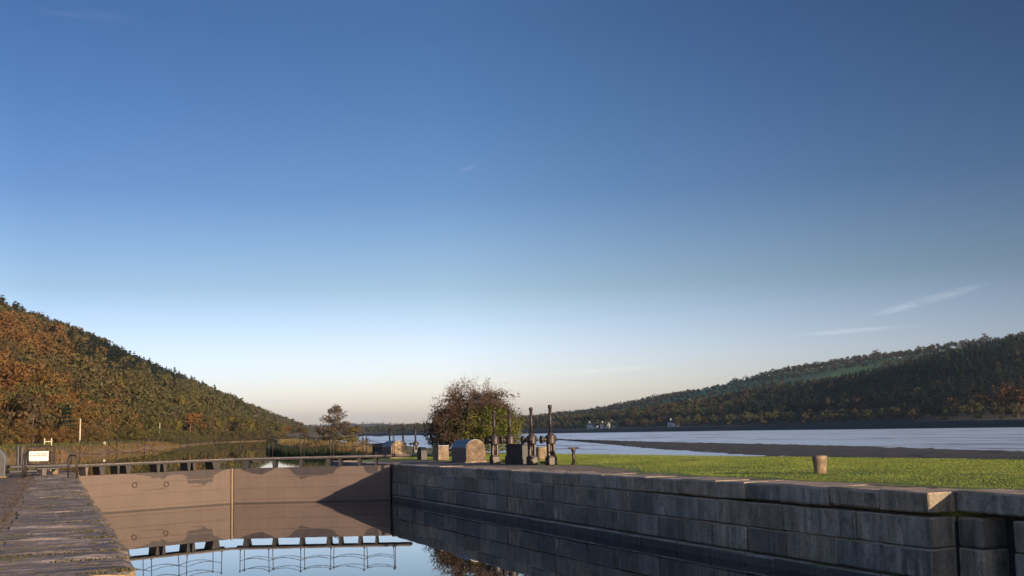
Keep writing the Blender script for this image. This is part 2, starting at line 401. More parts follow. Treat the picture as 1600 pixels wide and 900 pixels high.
def land(name, st, ncol, zf, mat, edge_drop=3.2, skirt=(1.2, 4.5)):
    # st: rows (u, v_left, v_right); columns run from the left edge to the right edge and then down the bank
    us = np.array([s[0] for s in st]); uu = np.concatenate([np.linspace(us[i], us[i+1], max(2, int(min(40, (us[i+1]-us[i])/1.0))), endpoint=False) for i in range(len(us)-1)] + [us[-1:]])
    vl = np.interp(uu, us, [s[1] for s in st]); vr = np.interp(uu, us, [s[2] for s in st])
    fr = np.linspace(0, 1, ncol); V = np.zeros((len(uu), ncol+4, 3))
    wob = np.cumsum(rs.randn(len(uu)))*.05*(0 if name == 'quay_ground' else 1); wob -= np.linspace(wob[0], wob[-1], len(uu))
    for j in range(ncol+4):
        if j < 2: f, dx, dz = 0, (0 if j else -.25), (0 if j else -edge_drop)
        elif j < ncol+2: f, dx, dz = fr[j-2], 0, 0
        else: f, dx, dz = 1, skirt[j-ncol-2], (-.5*min(1, edge_drop), -edge_drop)[j-ncol-2]
        x = vl+(vr-vl)*f + wob*f*.8
        V[:, j, 0] = x+dx; V[:, j, 1] = uu; V[:, j, 2] = [zf(a, b) for a, b in zip(uu, x)]; V[:, j, 2] += dz
        if j > 2 and j < ncol+2: V[:, j, 2] += rs.randn(len(uu))*.012
    return struct(grid_obj(name, V, len(uu), ncol+4, mat))
land('lawn', [(-25, 16.9, 27.5), (16.9, 16.9, 28.1), (17.2, 16.0, 28.2), (20, 16.0, 28.3), (28, 16.0, 28.8), (32, 16.0, 30.0), (42, 16.0, 28.6), (59, 16.0, 28.0), (70, 16.0, 28.5)], 26, lambda u, v: zq(u)-.03+.10*min(1, max(0, (v-17.5)/3)), M['grass'])
land('canal_spit', [(69.5, 15.6, 28.5), (76, 17.5, 28.6), (84, 20.5, 29.5), (94, 18.6, 29.5), (115, 21.0, 30), (129, 23.2, 32), (165, 30, 38.5), (230, 43, 53), (300, 55, 68), (400, 72, 92), (620, 100, 142), (900, 120, 205)], 12, lambda u, v: -.1+.5*min(1, max(0, (u-80)/25)), M['verge'])
# the trodden strip behind the coping, where the winding gear stands
V = []
for i, u in enumerate(np.linspace(17.9, 62, 90)):
    w = .25 + 2.1*min(1, max(0, (u-30)/8)) + .25*math.sin(u*1.3)+.18*math.sin(u*3.7+1)
    for j in range(8):
        x = 16.35+w*j/7; V.append((x, u, zq(u)-.03+.10*min(1, max(0, (x-17.5)/3))+.030-.012*j/7+rs.randn()*.004))
struct(grid_obj('trodden_path', np.array(V), 90, 8, M['path']))
# left bank ground: trodden soil behind the slabs, running back to the canal basin
land('quay_ground', [(-12, -40, -1.3), (13.2, -40, -1.3), (54, -40, -1.3), (56.5, -40, -.6), (58, -40, -1.0), (64, -40, -9), (75, -60, -14)], 30, lambda u, v: -.010+.010*math.sin(u*.9+v*1.7), M['soil'], .35, (.02, .04))

# valley axes of the canal: s along, w to the left
VA = R(13.9); vs_ = np.array([math.sin(VA), math.cos(VA)]); vw_ = np.array([-math.cos(VA), math.sin(VA)])
def valley(s, w): return CAM.x + s*vs_[0]+w*vw_[0], s*vs_[1]+w*vw_[1]
def hill_noise(s, w, sc_=1.0):
    return (np.sin(s*.021*sc_+1)*np.sin(w*.017*sc_+.4)+.6*np.sin(s*.047*sc_+w*.031*sc_)+.4*np.sin(s*.011*sc_-w*.05*sc_+2))
def bank_w(s): return np.interp(s, [0, 60, 141, 238, 352, 420, 600, 1500, 9000], [31, 31, 31.5, 34.5, 39, 24, 10, -20, -200])
def ridge_h(s): return np.interp(s, [0, 700, 1000, 1300, 1600, 2300, 3400, 4500, 6500], [106, 103, 101, 99, 86, 65, 52, 22, 10])
def zleft(s, w):
    b = bank_w(s); t = w-b
    z = np.interp(t, [-.6, 0, .8, 2.5, 14, 22], [-1.2, -.45, .25, .70, .95, 1.5])
    z = np.where(t < 16, z*0+np.where(z > -.35, -.35+(z+.35)*np.interp(s, [0, 225, 262, 9000], [1, 1, .38, .38]), z), z)
    k = np.clip((w-np.maximum(b, 25)-20)/(300-55), 0, 1.0)
    prof = np.interp(k, [0, .1, .25, .5, .75, .9, 1], [0, .06, .21, .50, .79, .94, 1.0])
    H = ridge_h(s); z = z + prof*H + hill_noise(s, w)*4*np.clip(k*4, 0, 1)*np.clip((1-k)*2+.3, 0, 1)
    return np.where(w > 330, z-(w-330)*.1, z)
ss = np.concatenate([np.arange(40, 420, 5.), np.geomspace(420, 7000, 110)])
tt = np.array([-.6, 0, .4, .8, 1.6, 2.5, 6, 10, 14, 18, 22, 28, 36, 45, 55, 66, 78, 92, 106, 120, 135, 150, 165, 180, 195, 210, 225, 240, 255, 270, 290, 320, 360, 450])
V = np.zeros((len(ss), len(tt), 3))
for j, t in enumerate(tt):
    wob = np.sin(ss*.31)*.5+np.sin(ss*.83+1)*.35 if t < 3 else 0
    w = bank_w(ss)+t+wob*.5; x, y = valley(ss, w); V[:, j, 0] = x; V[:, j, 1] = y; V[:, j, 2] = zleft(ss, bank_w(ss)+t)
    if .3 < t < 3: V[:, j, 2] += rs.randn(len(ss))*.12
lh = struct(grid_obj('left_hillside', V, len(ss), len(tt), M['hill']))
for m in (M['bank'], M['verge']): lh.data.materials.append(m)
mi = np.zeros(len(lh.data.polygons), dtype=np.int32); jj = np.arange(len(mi)) % (len(tt)-1); mi[jj < 5] = 1; mi[(jj >= 5) & (jj < 9)] = 2; ii = np.arange(len(mi))//(len(tt)-1); mi[(jj >= 5) & (jj < 9) & (ss[ii] > 245)] = 0
lh.data.polygons.foreach_set('material_index', mi)

# right side of the estuary: sea wall, wooded shoulder, pasture ridge
def hr(u): return np.interp(u, [-600, 600, 921, 1150, 1342, 1592, 1748, 1905, 2179, 3000, 4500], [95, 95, 88, 86, 78, 55, 50, 36, 30, 25, 14])
def hs(u): return np.interp(u, [-600, 300, 608, 704, 763, 929, 1175, 1500, 1900, 4500], [66, 62, 54, 44, 36, 25, 11, 9, 7, 3])
def shore_v(u): return np.interp(u, [-600, 250, 362, 553, 600, 705, 926, 1480, 2400, 4500], [400, 390, 401, 430, 440, 438, 435, 440, 520, 900])
def zright(u, v):
    t = v-shore_v(u); a = np.interp(t, [-12, 0, 4, 7, 10, 20], [-3, -2.4, -.6, .9, 1.1, 1.2])
    k = np.clip((t-30)/225, 0, 1); k2 = np.clip((t-255)/350, 0, 1)
    z = a + hs(u)*(k*k*(3-2*k)*.5+k*.5) + (hr(u)-hs(u))*(k2*k2*(3-2*k2)) + hill_noise(u, t, .7)*2.5*k
    return np.where(t > 650, z-(t-650)*.12, z)
uu = np.concatenate([np.arange(-500, 1500, 20.), np.geomspace(1500, 4500, 40)])
tr = np.array([-12, 0, 2, 4, 7, 10, 15, 20, 30, 45, 60, 80, 100, 125, 150, 175, 200, 230, 260, 290, 330, 380, 430, 480, 530, 580, 620, 660, 720, 900])
V = np.zeros((len(uu), len(tr), 3))
for j, t in enumerate(tr):
    v = shore_v(uu)+t; V[:, j, 0] = v; V[:, j, 1] = uu; V[:, j, 2] = zright(uu, v)
rh = struct(grid_obj('right_hillside', V, len(uu), len(tr), M['field']))
rh.data.materials.append(M['stones']); rh.data.materials.append(M['hill']); mi = np.zeros(len(rh.data.polygons), dtype=np.int32); q_ = np.arange(len(mi)) % (len(tr)-1); mi[q_ < 17] = 2; mi[q_ < 5] = 1
rh.data.polygons.foreach_set('material_index', mi)

# far hills closing the valley
def far_hill(name, y0, x0, x1, depth, hf, n=80):
    xs = np.linspace(x0, x1, n); V = np.zeros((n, 7, 3))
    for j, (f, h) in enumerate(((-.02, -.1), (0, .03), (.12, .3), (.35, .65), (.65, .93), (1, 1), (1.5, .6))):
        V[:, j, 0] = xs; V[:, j, 1] = y0+f*depth; V[:, j, 2] = np.maximum(-2.6 if h < .05 else -9, hf(xs)*h-2.4)
    return struct(grid_obj(name, V, n, 7, M['hill']))
far_hill('far_hills', 3300, -400, 2600, 900, lambda x: 46+14*np.sin(x*.0035+.4)+6*np.sin(x*.013)+3*np.sin(x*.041))
far_hill('distant_hills', 7000, -2500, 7000, 1800, lambda x: 85+24*np.sin(x*.0012+2.0)+8*np.sin(x*.0047)+4*np.sin(x*.017))

# stony bank of weed running along the estuary between the channel and the flats
us_ = np.array([60, 98, 112, 140, 172, 223, 294, 343, 420]); nr = np.interp(us_, [60, 112, 169, 299, 343, 420], [76, 80, 97.5, 147, 163, 190]); fr_ = np.interp(us_, [60, 98, 140, 172, 223, 294, 343, 420], [100, 107, 121, 129, 138, 155, 164, 190])
ua = np.linspace(60, 420, 220); na = np.interp(ua, us_, nr); fa = np.interp(ua, us_, fr_)
ts_ = np.linspace(-.04, 1.04, 26); V = np.zeros((len(ua), len(ts_), 3))
for j, t in enumerate(ts_):
    V[:, j, 0] = na+(fa-na)*t+np.sin(ua*.7+j)*.3+rs.randn(len(ua))*.25; V[:, j, 1] = ua
    V[:, j, 2] = -2.62+max(0, math.sin(math.pi*np.clip(t, 0, 1)))**.5*(.42)+rs.randn(len(ua))*.06*(0 < t < 1)
struct(grid_obj('mud_bank', V, len(ua), len(ts_), M['stones'], smooth=False))

# ------------------------------------------------------------------ quay walls
rnd = random.Random(11)
def block_mesh(mb, u0, u1, z0, z1, v0, depth, lmin, lmax, side, jit=.012, ch=.025, zf=None, sy=0.0):
    # a course of dressed blocks along u with its face at v0; side +1: the stone lies to the right of the face
    u = u0
    while u < u1-.05:
        L = rnd.uniform(lmin, lmax)
        if u1-(u+L) < lmin*.6: L = u1-u
        k = rnd.uniform(.42, 1.25); w = rnd.uniform(-.02, .20)
        mb.t = (k*(1+w), k, k*(1-w))
        dz = zf(u+L/2) if zf else 0
        g = rnd.uniform(.006, .030); off = rnd.uniform(-.025, .022)
        mb.box((v0+side*(depth/2+off), u+L/2, (z0+z1)/2+dz), (depth, L-g, z1-z0-rnd.uniform(.008, .022)), 0, ch*rnd.uniform(.7, 1.8), jit*1.5, rnd)
        u += L
def right_wall():
    root = empty('lock_wall', (15.2, 17, -1.96), 0, 'dark wet granite lock wall of big squared blocks along the right side of the chamber', 'wall')
    inv = Matrix.Translation(Vector((-15.2, -17, 1.96)))
    def part(name, mb, mat):
        mb.v = [tuple(inv @ Vector(v)) for v in mb.v]; return mb.build(name, mat, root)
    cop = MB(); mas = MB(); pl = MB(); core = MB()
    block_mesh(cop, 16.98, 69, -.44, 0, 15.2, 1.30, 1.1, 1.9, 1, .012, .032, zq)
    block_mesh(mas, 17.0, 69, -1.06, -.44, 15.2, .70, .8, 1.9, 1, .008, .022)
    block_mesh(mas, 17.0, 69, -1.68, -1.06, 15.2, .70, .8, 1.9, 1, .008, .022)
    block_mesh(pl, 16.95, 54.2, -2.6, -1.70, 15.08, .8, 1.2, 2.4, 1, .006, .03)
    # set back gate recess nearer the camera, with its upright slot under the coping
    zf = lambda u: zq(17)
    block_mesh(cop, -6, 16.95, -.44, 0, 15.86, 1.2, 1.6, 2.6, 1, .010, .03, zf)
    for z0, z1 in ((-1.06, -.44), (-1.68, -1.06), (-2.6, -1.68)):
        block_mesh(mas, 16.30, 16.97, z0, z1, 15.86, .7, .6, .8, 1, .006, .03)
        block_mesh(mas, -6, 15.62, z0, z1, 15.88, .7, 1.0, 1.9, 1, .008, .03)
    core.box((16.1, 43, -1.4), (.5, 52, 1.7)); core.box((16.70, 5.5, -1.32), (.4, 22.8, 2.4)); 
    part('coping', cop, M['wall']); part('masonry', mas, M['wall']); part('plinth', pl, M['wall']); part('backing', core, M['joint'])
right_wall()
JOINTS = []
def left_wall():
    root = empty('lock_wall', (0, 14, -1.96), 0, 'worn stone quay on the left, of wide mossy slabs with a rounded near corner', 'wall')
    inv = Matrix.Translation(Vector((0, -14, 1.96)))
    def part(name, mb, mat, sm=False):
        mb.v = [tuple(inv @ Vector(v)) for v in mb.v]; return mb.build(name, mat, root, sm)
    cop = MB(); u = 13.35; first = True
    while u < 57:
        JOINTS.append(u)
        L = rnd.uniform(1.0, 1.55); k = rnd.uniform(.75, 1.2); cop.t = (k*1.02, k*.98, k)
        lft = -1.62+rnd.uniform(-.12, .10); rgt = rnd.uniform(-.03, .03)
        # slab as a gently worn sheet with rounded outer edge
        nx, ny = 14, 8; top = []
        ph = rnd.uniform(0, 6)
        for i in range(ny+1):
            for j in range(nx+1):
                fx, fy = j/nx, i/ny; x = lft+(rgt-lft)*fx; y = u+.014+(L-.028)*fy
                if first and fy < .35: 
                    q = max(0, (fx-.86)/.14); x -= 0; y += (q**2)*.30*(1-fy/.35)
                e = min(fy, 1-fy)*L; er = max(0, 1-e/.10)**2*.055 + max(0, 1-(1-fx)*(rgt-lft)/.10)**2*.05
                top.append((x, y, -er+.012*math.sin(x*5+ph)*math.sin(y*9+ph)+.010*math.sin(y*21+x*2+ph)+rnd.uniform(-.006, .006)+rnd.uniform(-.01, .01)*(j in (0,))))
        fs = [(i*(nx+1)+j, i*(nx+1)+j+1, (i+1)*(nx+1)+j+1, (i+1)*(nx+1)+j) for i in range(ny) for j in range(nx)]
        n = len(top); per = [j for j in range(nx+1)] + [i*(nx+1)+nx for i in range(1, ny+1)] + [ny*(nx+1)+j for j in range(nx-1, -1, -1)] + [i*(nx+1) for i in range(ny-1, 0, -1)]
        vs = top+[(top[p][0], top[p][1], -.46) for p in per]
        fs += [(per[a], n+a, n+(a+1) % len(per), per[(a+1) % len(per)]) for a in range(len(per))]
        cop.add(vs, fs); u += L; first = False
    # recess slabs nearer the camera
    u = 9.0
    block_mesh(cop, 4, 13.33, -.46, -.01, -.68, 1.1, 1.2, 1.7, -1, .01, .03)
    mas = MB()
    for z0, z1 in ((-1.06, -.47), (-1.68, -1.06), (-2.6, -1.68)):
        block_mesh(mas, 13.40, 56.5, z0, z1, -.03, .7, .8, 1.8, -1, .008, .022)
        block_mesh(mas, 4, 13.36, z0, z1, -.70, .7, .8, 1.8, -1, .008, .022)
    core = MB(); core.box((-1.0, 30, -1.55), (.5, 52, 2.0))
    part('coping', cop, M['slab']); part('masonry', mas, M['wall']); part('backing', core, M['joint'])
left_wall()
# pale slab let into the grass at the right edge
mb = MB(); mb.box((19.6, 14.6, zq(14)+.085), (1.6, 2.4, .10), .12, .02); o = mb.build('concrete_slab', M['concrete']); tag(o, 'pale flat concrete slab lying in the grass at the right edge', 'slab')

# ------------------------------------------------------------------ lock gates
HINGE_L, HINGE_R, MITRE = Vector((0, 54.35, 0)), Vector((15.2, 54.35, 0)), Vector((7.6, 57.67, 0))
GT = -.17
def gate(hinge, label, stains, rings, scratches, post):
    d = (MITRE-hinge); Lf = d.length; ang = math.atan2(d.y, d.x)
    flip = 1 if hinge.x < 7 else -1                   # +1: the camera side is local -y
    root = empty('lock_gate', hinge, ang, label, 'lock gate')
    f = -flip                                         # local y direction that faces the camera
    p = MB(); p.box((Lf/2+.05, -f*.18, (GT-4.5)/2), (Lf-.22, .36, 4.5+GT), 0, .012)
    # thin ledges and plate edges on the face
    for z in (-.62, -1.18, -1.74): p.box((Lf/2, f*.005, z), (Lf-.4, .03, .035), 0, .006)
    p.build('panel', M['gate'], root)
    for poly in stains:                               # damp where water has run over the top; plain dark by the right hinge
        st = MB(); q = []
        n = len(poly)
        for i in range(n):
            a, b = Vector(poly[i]), Vector(poly[(i+1) % n])
            m = max(1, int((b-a).length/.12))
            for k in range(m):
                c = a.lerp(b, k/m); edge = abs(c.y-GT) < .03
                q.append((c.x+(0 if edge else rnd.uniform(-.025, .025)), c.y+(0 if edge else rnd.uniform(-.025, .025))))
        st.prism(q, f*.004, f*.010, 'y'); st.build('dark_patch', M['stain'], root)
    for x, z in rings:
        r = MB(); pts = [(x+.12*math.cos(a), f*.05, z+.12*math.sin(a)) for a in np.linspace(0, 2*math.pi, 15)]
        r.tube(pts, .015, 6, False); r.tube([(x, f*.0, z+.12), (x, f*.06, z+.12)], .03, 6); r.build('mooring_ring', M['stain'], root)
    for x0, x1, z in scratches:
        s = MB(); s.prism([(x0, z), (x1, z+.03), (x1+.1, z+.06), (x1-.1, z+.065), (x0+.4, z+.035)], f*.004, f*.009, 'y'); s.build('scrape', M['stain'], root)
    hp = MB(); hp.tube([(.02, -f*.15, -4), (.02, -f*.15, GT+.06)], .10, 10); hp.build('heel_post', M['darktimber'], root, True)
    if post:
        mp = MB(); mp.box((Lf-.08, f*.05, (GT-2.6)/2+.02), (.11, .12, 2.6+GT), 0, .02); mp.build('mitre_post', M['post'], root)
    else:
        mp = MB(); mp.box((Lf-.03, f*.03, (GT-2.6)/2), (.05, .10, 2.6+GT), 0, .01); mp.build('mitre_post', M['darktimber'], root)
    # footbridge on brackets
    DZ = .36; yo = -f*.28
    x = -1.4 if post else -.9
    dk = MB(); x0 = x
    while x < Lf-.02:
        l = min(2.0, Lf-.02-x); 
        for r_ in range(3): dk.t = (rnd.uniform(.8, 1.1),)*3; dk.box((x+l/2, yo+(r_-1)*.31, DZ-.03), (l-.012, .30, .06), 0, .006)
        x += l
    dk.build('walkway', M['timber'], root)
    bm_ = MB()
    for y in (-.42, .42): bm_.box(((x0+Lf)/2, yo+y, DZ-.095), (Lf-x0-.1, .07, .066), 0, .006)
    bm_.build('walkway_beam', M['darktimber'], root)
    for i, (bx, w) in enumerate(BR[flip]):
        b = MB(); h = DZ-.13-GT
        b.prism([(bx-w, DZ-.13), (bx+w, DZ-.13), (bx+w*.55, GT), (bx-w*.55, GT)], yo-.36, yo+.36, 'y'); b.build('bracket', M['darktimber'] if w != .07 else M['timber'], root)
    xs = ST[flip]
    tops = {}
    for side in (-1, 1):
        y = yo+side*.42; P = []
        for x in xs:
            lean = rnd.uniform(-.05, .05); h = 1.12+rnd.uniform(-.05, .05)
            s = MB(); s.tube([(x, y, DZ-.1), (x+lean, y+rnd.uniform(-.02, .02), DZ+h)], .020, 6); s.lathe([(.05, 0), (.05, .03), (.03, .06)], (x, y, DZ), 8)
            s.lathe([(.02, -.045), (.045, -.02), (.045, .02), (.02, .045)], (x+lean, y, DZ+h), 8); s.build('stanchion', M['rail'], root, True)
            P.append((Vector((x, y, DZ)), Vector((x+lean, y, DZ+h))))
        for lev in (.97, .52):
            for (a0, a1), (b0, b1) in zip(P[:-1], P[1:]):
                a = a0.lerp(a1, lev); b = b0.lerp(b1, lev); c = MB(); sag = .06+.05*(b-a).length
                pts = [a.lerp(b, t)-Vector((0, 0, sag*4*t*(1-t))) for t in np.linspace(0, 1, 9)]
                c.tube(pts, .014, 5); c.build('chain', M['rail'], root, True)
    return root
BR = {1: [(.5, .07), (1.25, .16), (2.05, .06), (2.55, .15), (4.1, .10), (4.45, .10), (5.75, .10), (6.05, .10), (7.3, .26)], -1: [(.9, .06), (1.75, .09), (2.75, .09), (3.35, .12), (4.75, .10), (6.15, .10), (7.6, .16)]}
ST = {1: [.1, 1.9, 3.75, 5.65, 7.6], -1: [.0, 1.5, 3.2, 4.75, 6.4, 7.85]}
gate(HINGE_L, 'left mud brown gate leaf with pale mitre post and two rusty mooring rings', 
     [[(4.3, GT), (6.1, GT), (6.05, GT-.28), (5.6, GT-.30), (5.05, GT-.30)][:0] or [(2.6, GT), (8.0, GT), (7.55, GT-.12), (7.2, GT-.30), (7.1, GT-.62), (6.75, GT-.66), (6.65, GT-.78), (6.5, GT-.66), (5.75, GT-.60), (5.65, GT-.25), (5.3, GT-.14), (4.7, GT-.18), (4.35, GT-.36), (4.2, GT-.22), (3.9, GT-.30), (3.7, GT-.16), (3.2, GT-.09)]],
     [(2.9, -.72), (4.55, -.78)], [(3.0, 4.4, -1.02), (5.6, 6.6, -1.0)], True)
gate(HINGE_R, 'right mud brown gate leaf half in the shadow of the stone wall',
     [[(6.0, GT), (7.9, GT), (7.7, GT-.12), (7.2, GT-.30), (6.8, GT-.33), (6.4, GT-.16)], [(2.7, GT), (5.6, GT), (5.35, GT-.10), (5.1, GT-.30), (4.75, GT-.62), (4.3, GT-.50), (3.6, GT-.44), (3.1, GT-.36), (2.95, GT-.15)], [(.75, GT-.03), (1.55, GT-.02), (1.45, GT-.26), (1.2, GT-.42), (.85, GT-.40)]],
     [], [], False)

# ------------------------------------------------------------------ winding gear and stones on the right quay
def gz(u, v): return zq(u)-.03+.10*min(1, max(0, (v-17.5)/3))+.018
def ground_at(px, py):
    P = at(px, py, .02)
    for _ in range(4): P = at(px, py, gz(P.y, P.x))
    return P
def winch_house(P, w, l, h, label, group=None, rz=0, endm='stone'):
    # arched chest: stone ends, curved metal cover; its end faces -y (towards the camera)
    root = empty('winch_housing', P, rz, label, 'winch housing', group)
    r = w/2; hs_ = h-r*.92
    arc = [(r*math.cos(a), hs_+r*.92*math.sin(a)) for a in np.linspace(0, math.pi, 17)]
    def end(name, y0, y1):
        e = MB(); e.prism([(-r*.97, 0), (r*.97, 0)]+[(x*.97, z*.985) for x, z in arc], y0, y1, 'y'); return e.build(name, M[endm], root)
    end('end_stone', 0, .16); end('end_stone', l-.16, l)
    c = MB(); out = [(r, 0)]+arc+[(-r, 0)]; inn = [(x*.95, z*.97) for x, z in out]
    c.prism(out+inn[::-1], .05, l-.05, 'y'); c.build('cover', M['dome'], root)
    fo = MB(); fo.box((0, l/2, .02), (w+.14, l+.10, .10), 0, .015); fo.build('footing', M['stone'], root)
    hg = MB(); hg.tube([(-r*.8, .02, hs_*1.25), (-r*.8, l*.5, hs_*1.25+.03)], .02, 6); hg.build('hinge_bar', M['iron'], root)
    return root
winch_house(ground_at(745, 722.5)+Vector((0, .1, 0)), 1.06, 2.2, 1.14, 'arched grey metal winch cover with a rough brown end stone in front of the bush', endm='darkstone')
winch_house(ground_at(624, 715.2), 1.10, 2.2, 1.10, 'sunlit arched winch cover with bright tan end in front of the three distant rods')
lw = winch_house(Vector((-3.45, 50.2, 0)), 1.30, 1.5, 1.30, 'dark arched winch cover cut by the left edge of the picture', endm='darktimber')
def chest(name, P, w, l, h, label, mats, ch=.02, rz=0, arch=False, lid=True):
    root = empty(name, P, rz, label, 'stone chest')
    b = MB()
    if arch:
        pts = [(-l/2, 0), (l/2, 0), (l/2, h*.62)]+[(l/2*math.cos(a), h*.62+h*.38*math.sin(a)) for a in np.linspace(0, math.pi, 11)][1:-1]+[(-l/2, h*.62)]
        b.prism(pts, -w/2, w/2, 'x')
    else: b.box((0, 0, h/2), (w, l, h), 0, ch, .008, rnd)
    b.build('body', mats[0], root)
    if lid:
        t = MB(); t.box((0, 0, h+.02), (w*1.03, l*1.03, .05), 0, .012); t.build('lid', mats[1], root)
    return root
chest('machine_chest', ground_at(693, 719)+Vector((0, .45, 0)), .62, .95, .78, 'square tan chest with pale lid between the arched bollard and the arched winch', (M['stone'], M['dome']))
chest('machine_chest', ground_at(662, 718)+Vector((0, .3, 0)), .35, .80, .72, 'small dark round-topped stone chest at the end of the gate walkway', (M['darktimber'], M['dome']), arch=True, lid=False)
chest('machine_chest', ground_at(592, 711.5)+Vector((0, .3, 0)), .5, 1.1, .80, 'black square chest behind the short yellow post', (M['darktimber'], M['iron']))
chest('machine_chest', ground_at(818, 725.5)+Vector((.1, .75, 0)), .34, 1.55, .86, 'long dark chest standing between the iron paddle columns', (M['darktimber'], M['iron']))
chest('machine_chest', ground_at(851, 718.5)+Vector((.1, .5, 0)), .55, .45, .62, 'small lit tan stone on the grass between the two right-hand paddle columns', (M['stone'], M['stone']), ch=.06, lid=False)

def paddle_column(P, H, label, group, sc_=1.0, zs=1.0):
    root = empty('paddle_column', P, 0, label, 'paddle gear', group)
    def pt(name, mb, smooth=False): mb.v = [(x*sc_, y*sc_, z*(zs if name != 'rod' else 1)) for x, y, z in mb.v]; return mb.build(name, M['iron'], root, smooth)
    b = MB(); b.box((0, 0, .17), (.40, .42, .36), 0, .03); b.box((0, 0, .37), (.32, .34, .06), 0, .02); pt('pedestal', b)
    for sx in (-1, 1):
        s = MB(); s.box((sx*.115, 0, .64), (.10, .20, .56), 0, .02); pt('standard', s)
    c = MB(); c.tube([(0, 0, .38), (0, 0, .95)], .055, 10); pt('screw', c, True)
    h = MB(); h.lathe([(.13, .86), (.20, .90), (.21, .93), (.21, 1.16), (.235, 1.18), (.235, 1.24), (.15, 1.27), (.12, 1.34), (.10, 1.38)], (0, 0, 0), 18); pt('gear_drum', h)
    g = MB()
    for a, r0 in ((-.27, .11), (-.40, .17)):
        g.tube([(a, 0, 1.08), (a-.07, 0, 1.08)], r0, 12)
    g.tube([(-.15, 0, 1.08), (-.52, 0, 1.08)], .05, 8); pt('pinion', g)
    e = MB(); e.tube([(.19, 0, 1.08), (.30, 0, 1.08)], .07, 8); pt('shaft_end', e)
    rd = MB(); rd.tube([(0, 0, 1.3*zs), (0, 0, H-.10)], .068, 10)
    rd = pt('rod', rd, True)
    cp = MB(); cp.lathe([(.07, H-.14), (.09, H-.12), (.09, H-.05), (.06, H-.01), (.02, H)], (0, 0, 0), 12); cp.v = [(x*sc_, y*sc_, z) for x, y, z in cp.v]; cp.build('rod_cap', M['iron'], rd, True)
    return root
G = 'iron paddle columns on the right quay'
for px, py, top, lb in ((774.5, 724, 641, 'iron paddle column in front of the green bush, first to the right of the arched winch'), (799, 724.6, 639, 'iron paddle column partly hidden by the long dark chest'),
                        (833, 726, 636.5, 'iron paddle column at the right end of the long dark chest'), (863, 726.5, 632.5, 'tallest iron paddle column, next to the small tee-shaped post')):
    P = ground_at(px, py); dep = (P-CAM).dot(FWD)
    paddle_column(P+Vector((0, .1, 0)), (py-top)*dep/F_PX, lb, G)
G = 'distant paddle rods'
for px, top, lb in ((609, 665.5, 'distant paddle rod rising behind the dark side of the sunlit winch cover'), (630, 664.5, 'distant paddle rod just to the right of the sunlit winch cover'), (649.5, 663.5, 'distant paddle rod right above the small round-topped chest')):
    P = at(px, 707, -.05); dep = (P-CAM).dot(FWD)
    paddle_column(P, (707-top)*dep/F_PX, lb, G, .95, .62)
# low dark cylinders on the ground between the columns
mb = MB(); a = ground_at(776, 724); b = ground_at(800, 723.6); mb.tube([a+Vector((.3, 0, .09)), b+Vector((-.3, 0, .09))], .045, 8); tag(mb.build('ground_cylinder', M['iron'], None, True), 'low dark pipe on the ground left of the long dark chest', 'cylinder')
mb = MB(); a = ground_at(838, 726); b = ground_at(858, 726); mb.tube([a+Vector((.2, 0, .09)), b+Vector((-.2, 0, .09))], .045, 8); tag(mb.build('ground_cylinder', M['iron'], None, True), 'low dark pipe on the ground between the two right-hand paddle columns', 'cylinder')
# tee post
r_ = empty('tee_post', ground_at(896.5, 726), R(-20), 'thin black iron post with flat tee top on the grass edge', 'post')
mb = MB(); mb.tube([(0, 0, 0), (0, 0, .62)], .065, 10); mb.lathe([(.12, 0), (.12, .04), (.07, .07)], n=12); mb.build('shaft', M['iron'], r_, True)
mb = MB(); mb.lathe([(.075, .54), (.10, .60), (.10, .66)], n=12); mb.build('collar', M['iron'], r_)
mb = MB(); mb.box((0, 0, .69), (.48, .16, .06), 0, .015); mb.build('crossbar', M['iron'], r_)
# mooring bollard
mb = MB(); mb.t = (1, 1, 1)
mb.lathe([(.165, -.03), (.17, .05), (.175, .14), (.172, .20), (.182, .24), (.198, .38), (.210, .46), (.212, .50), (.198, .525), (.15, .54), (.06, .545)], n=28)
mb.v = [(x*(1+.03*math.sin(7*z*10+x*9)), y*(1+.03*math.cos(z*50+y*7)), z) for x, y, z in mb.v]
o = mb.build('mooring_bollard', M['stone'], None, True); o.scale = (1.0, 1.0, .92); o.location = ground_at(1282, 739); tag(o, 'short tan stone mooring bollard alone on the lawn', 'bollard')
# short yellow post at the walkway end, chain posts
r_ = empty('marker_post', ground_at(588, 716), 0, 'short yellow post in front of the black square chest', 'post')
mb = MB(); mb.lathe([(.10, 0), (.10, .30), (.13, .32), (.13, .40), (.09, .42)], n=12); mb.build('shaft', M['post'], r_)
cp0 = at(573, 713, 0); cp1 = at(567, 712, 0)
for P, lb in ((cp0, 'thin iron chain post on the bank left of the black square chest'), (cp1, 'farther thin iron chain post beside the low bush on the bank')):
    r_ = empty('chain_post', P, 0, lb, 'post'); mb = MB(); mb.tube([(0, 0, 0), (.02, 0, 1.12)], .035, 8); mb.build('shaft', M['rail'], r_, True)
    mb = MB(); mb.lathe([(.03, 1.1), (.055, 1.12), (.055, 1.17), (.03, 1.19)], n=8); mb.build('cap', M['rail'], r_)
a = cp0+Vector((.02, 0, 1.1)); b = at(593, 690.5, 0)*0+cp0+Vector((1.2, -2.2, .72))
mb = MB(); mb.tube([a.lerp(b, t)-Vector((0, 0, .25*t*(1-t))) for t in np.linspace(0, 1, 9)], .018, 5); tag(mb.build('hanging_chain', M['rail'], None, True), 'dark chain sloping from the thin post towards the black square chest', 'chain')

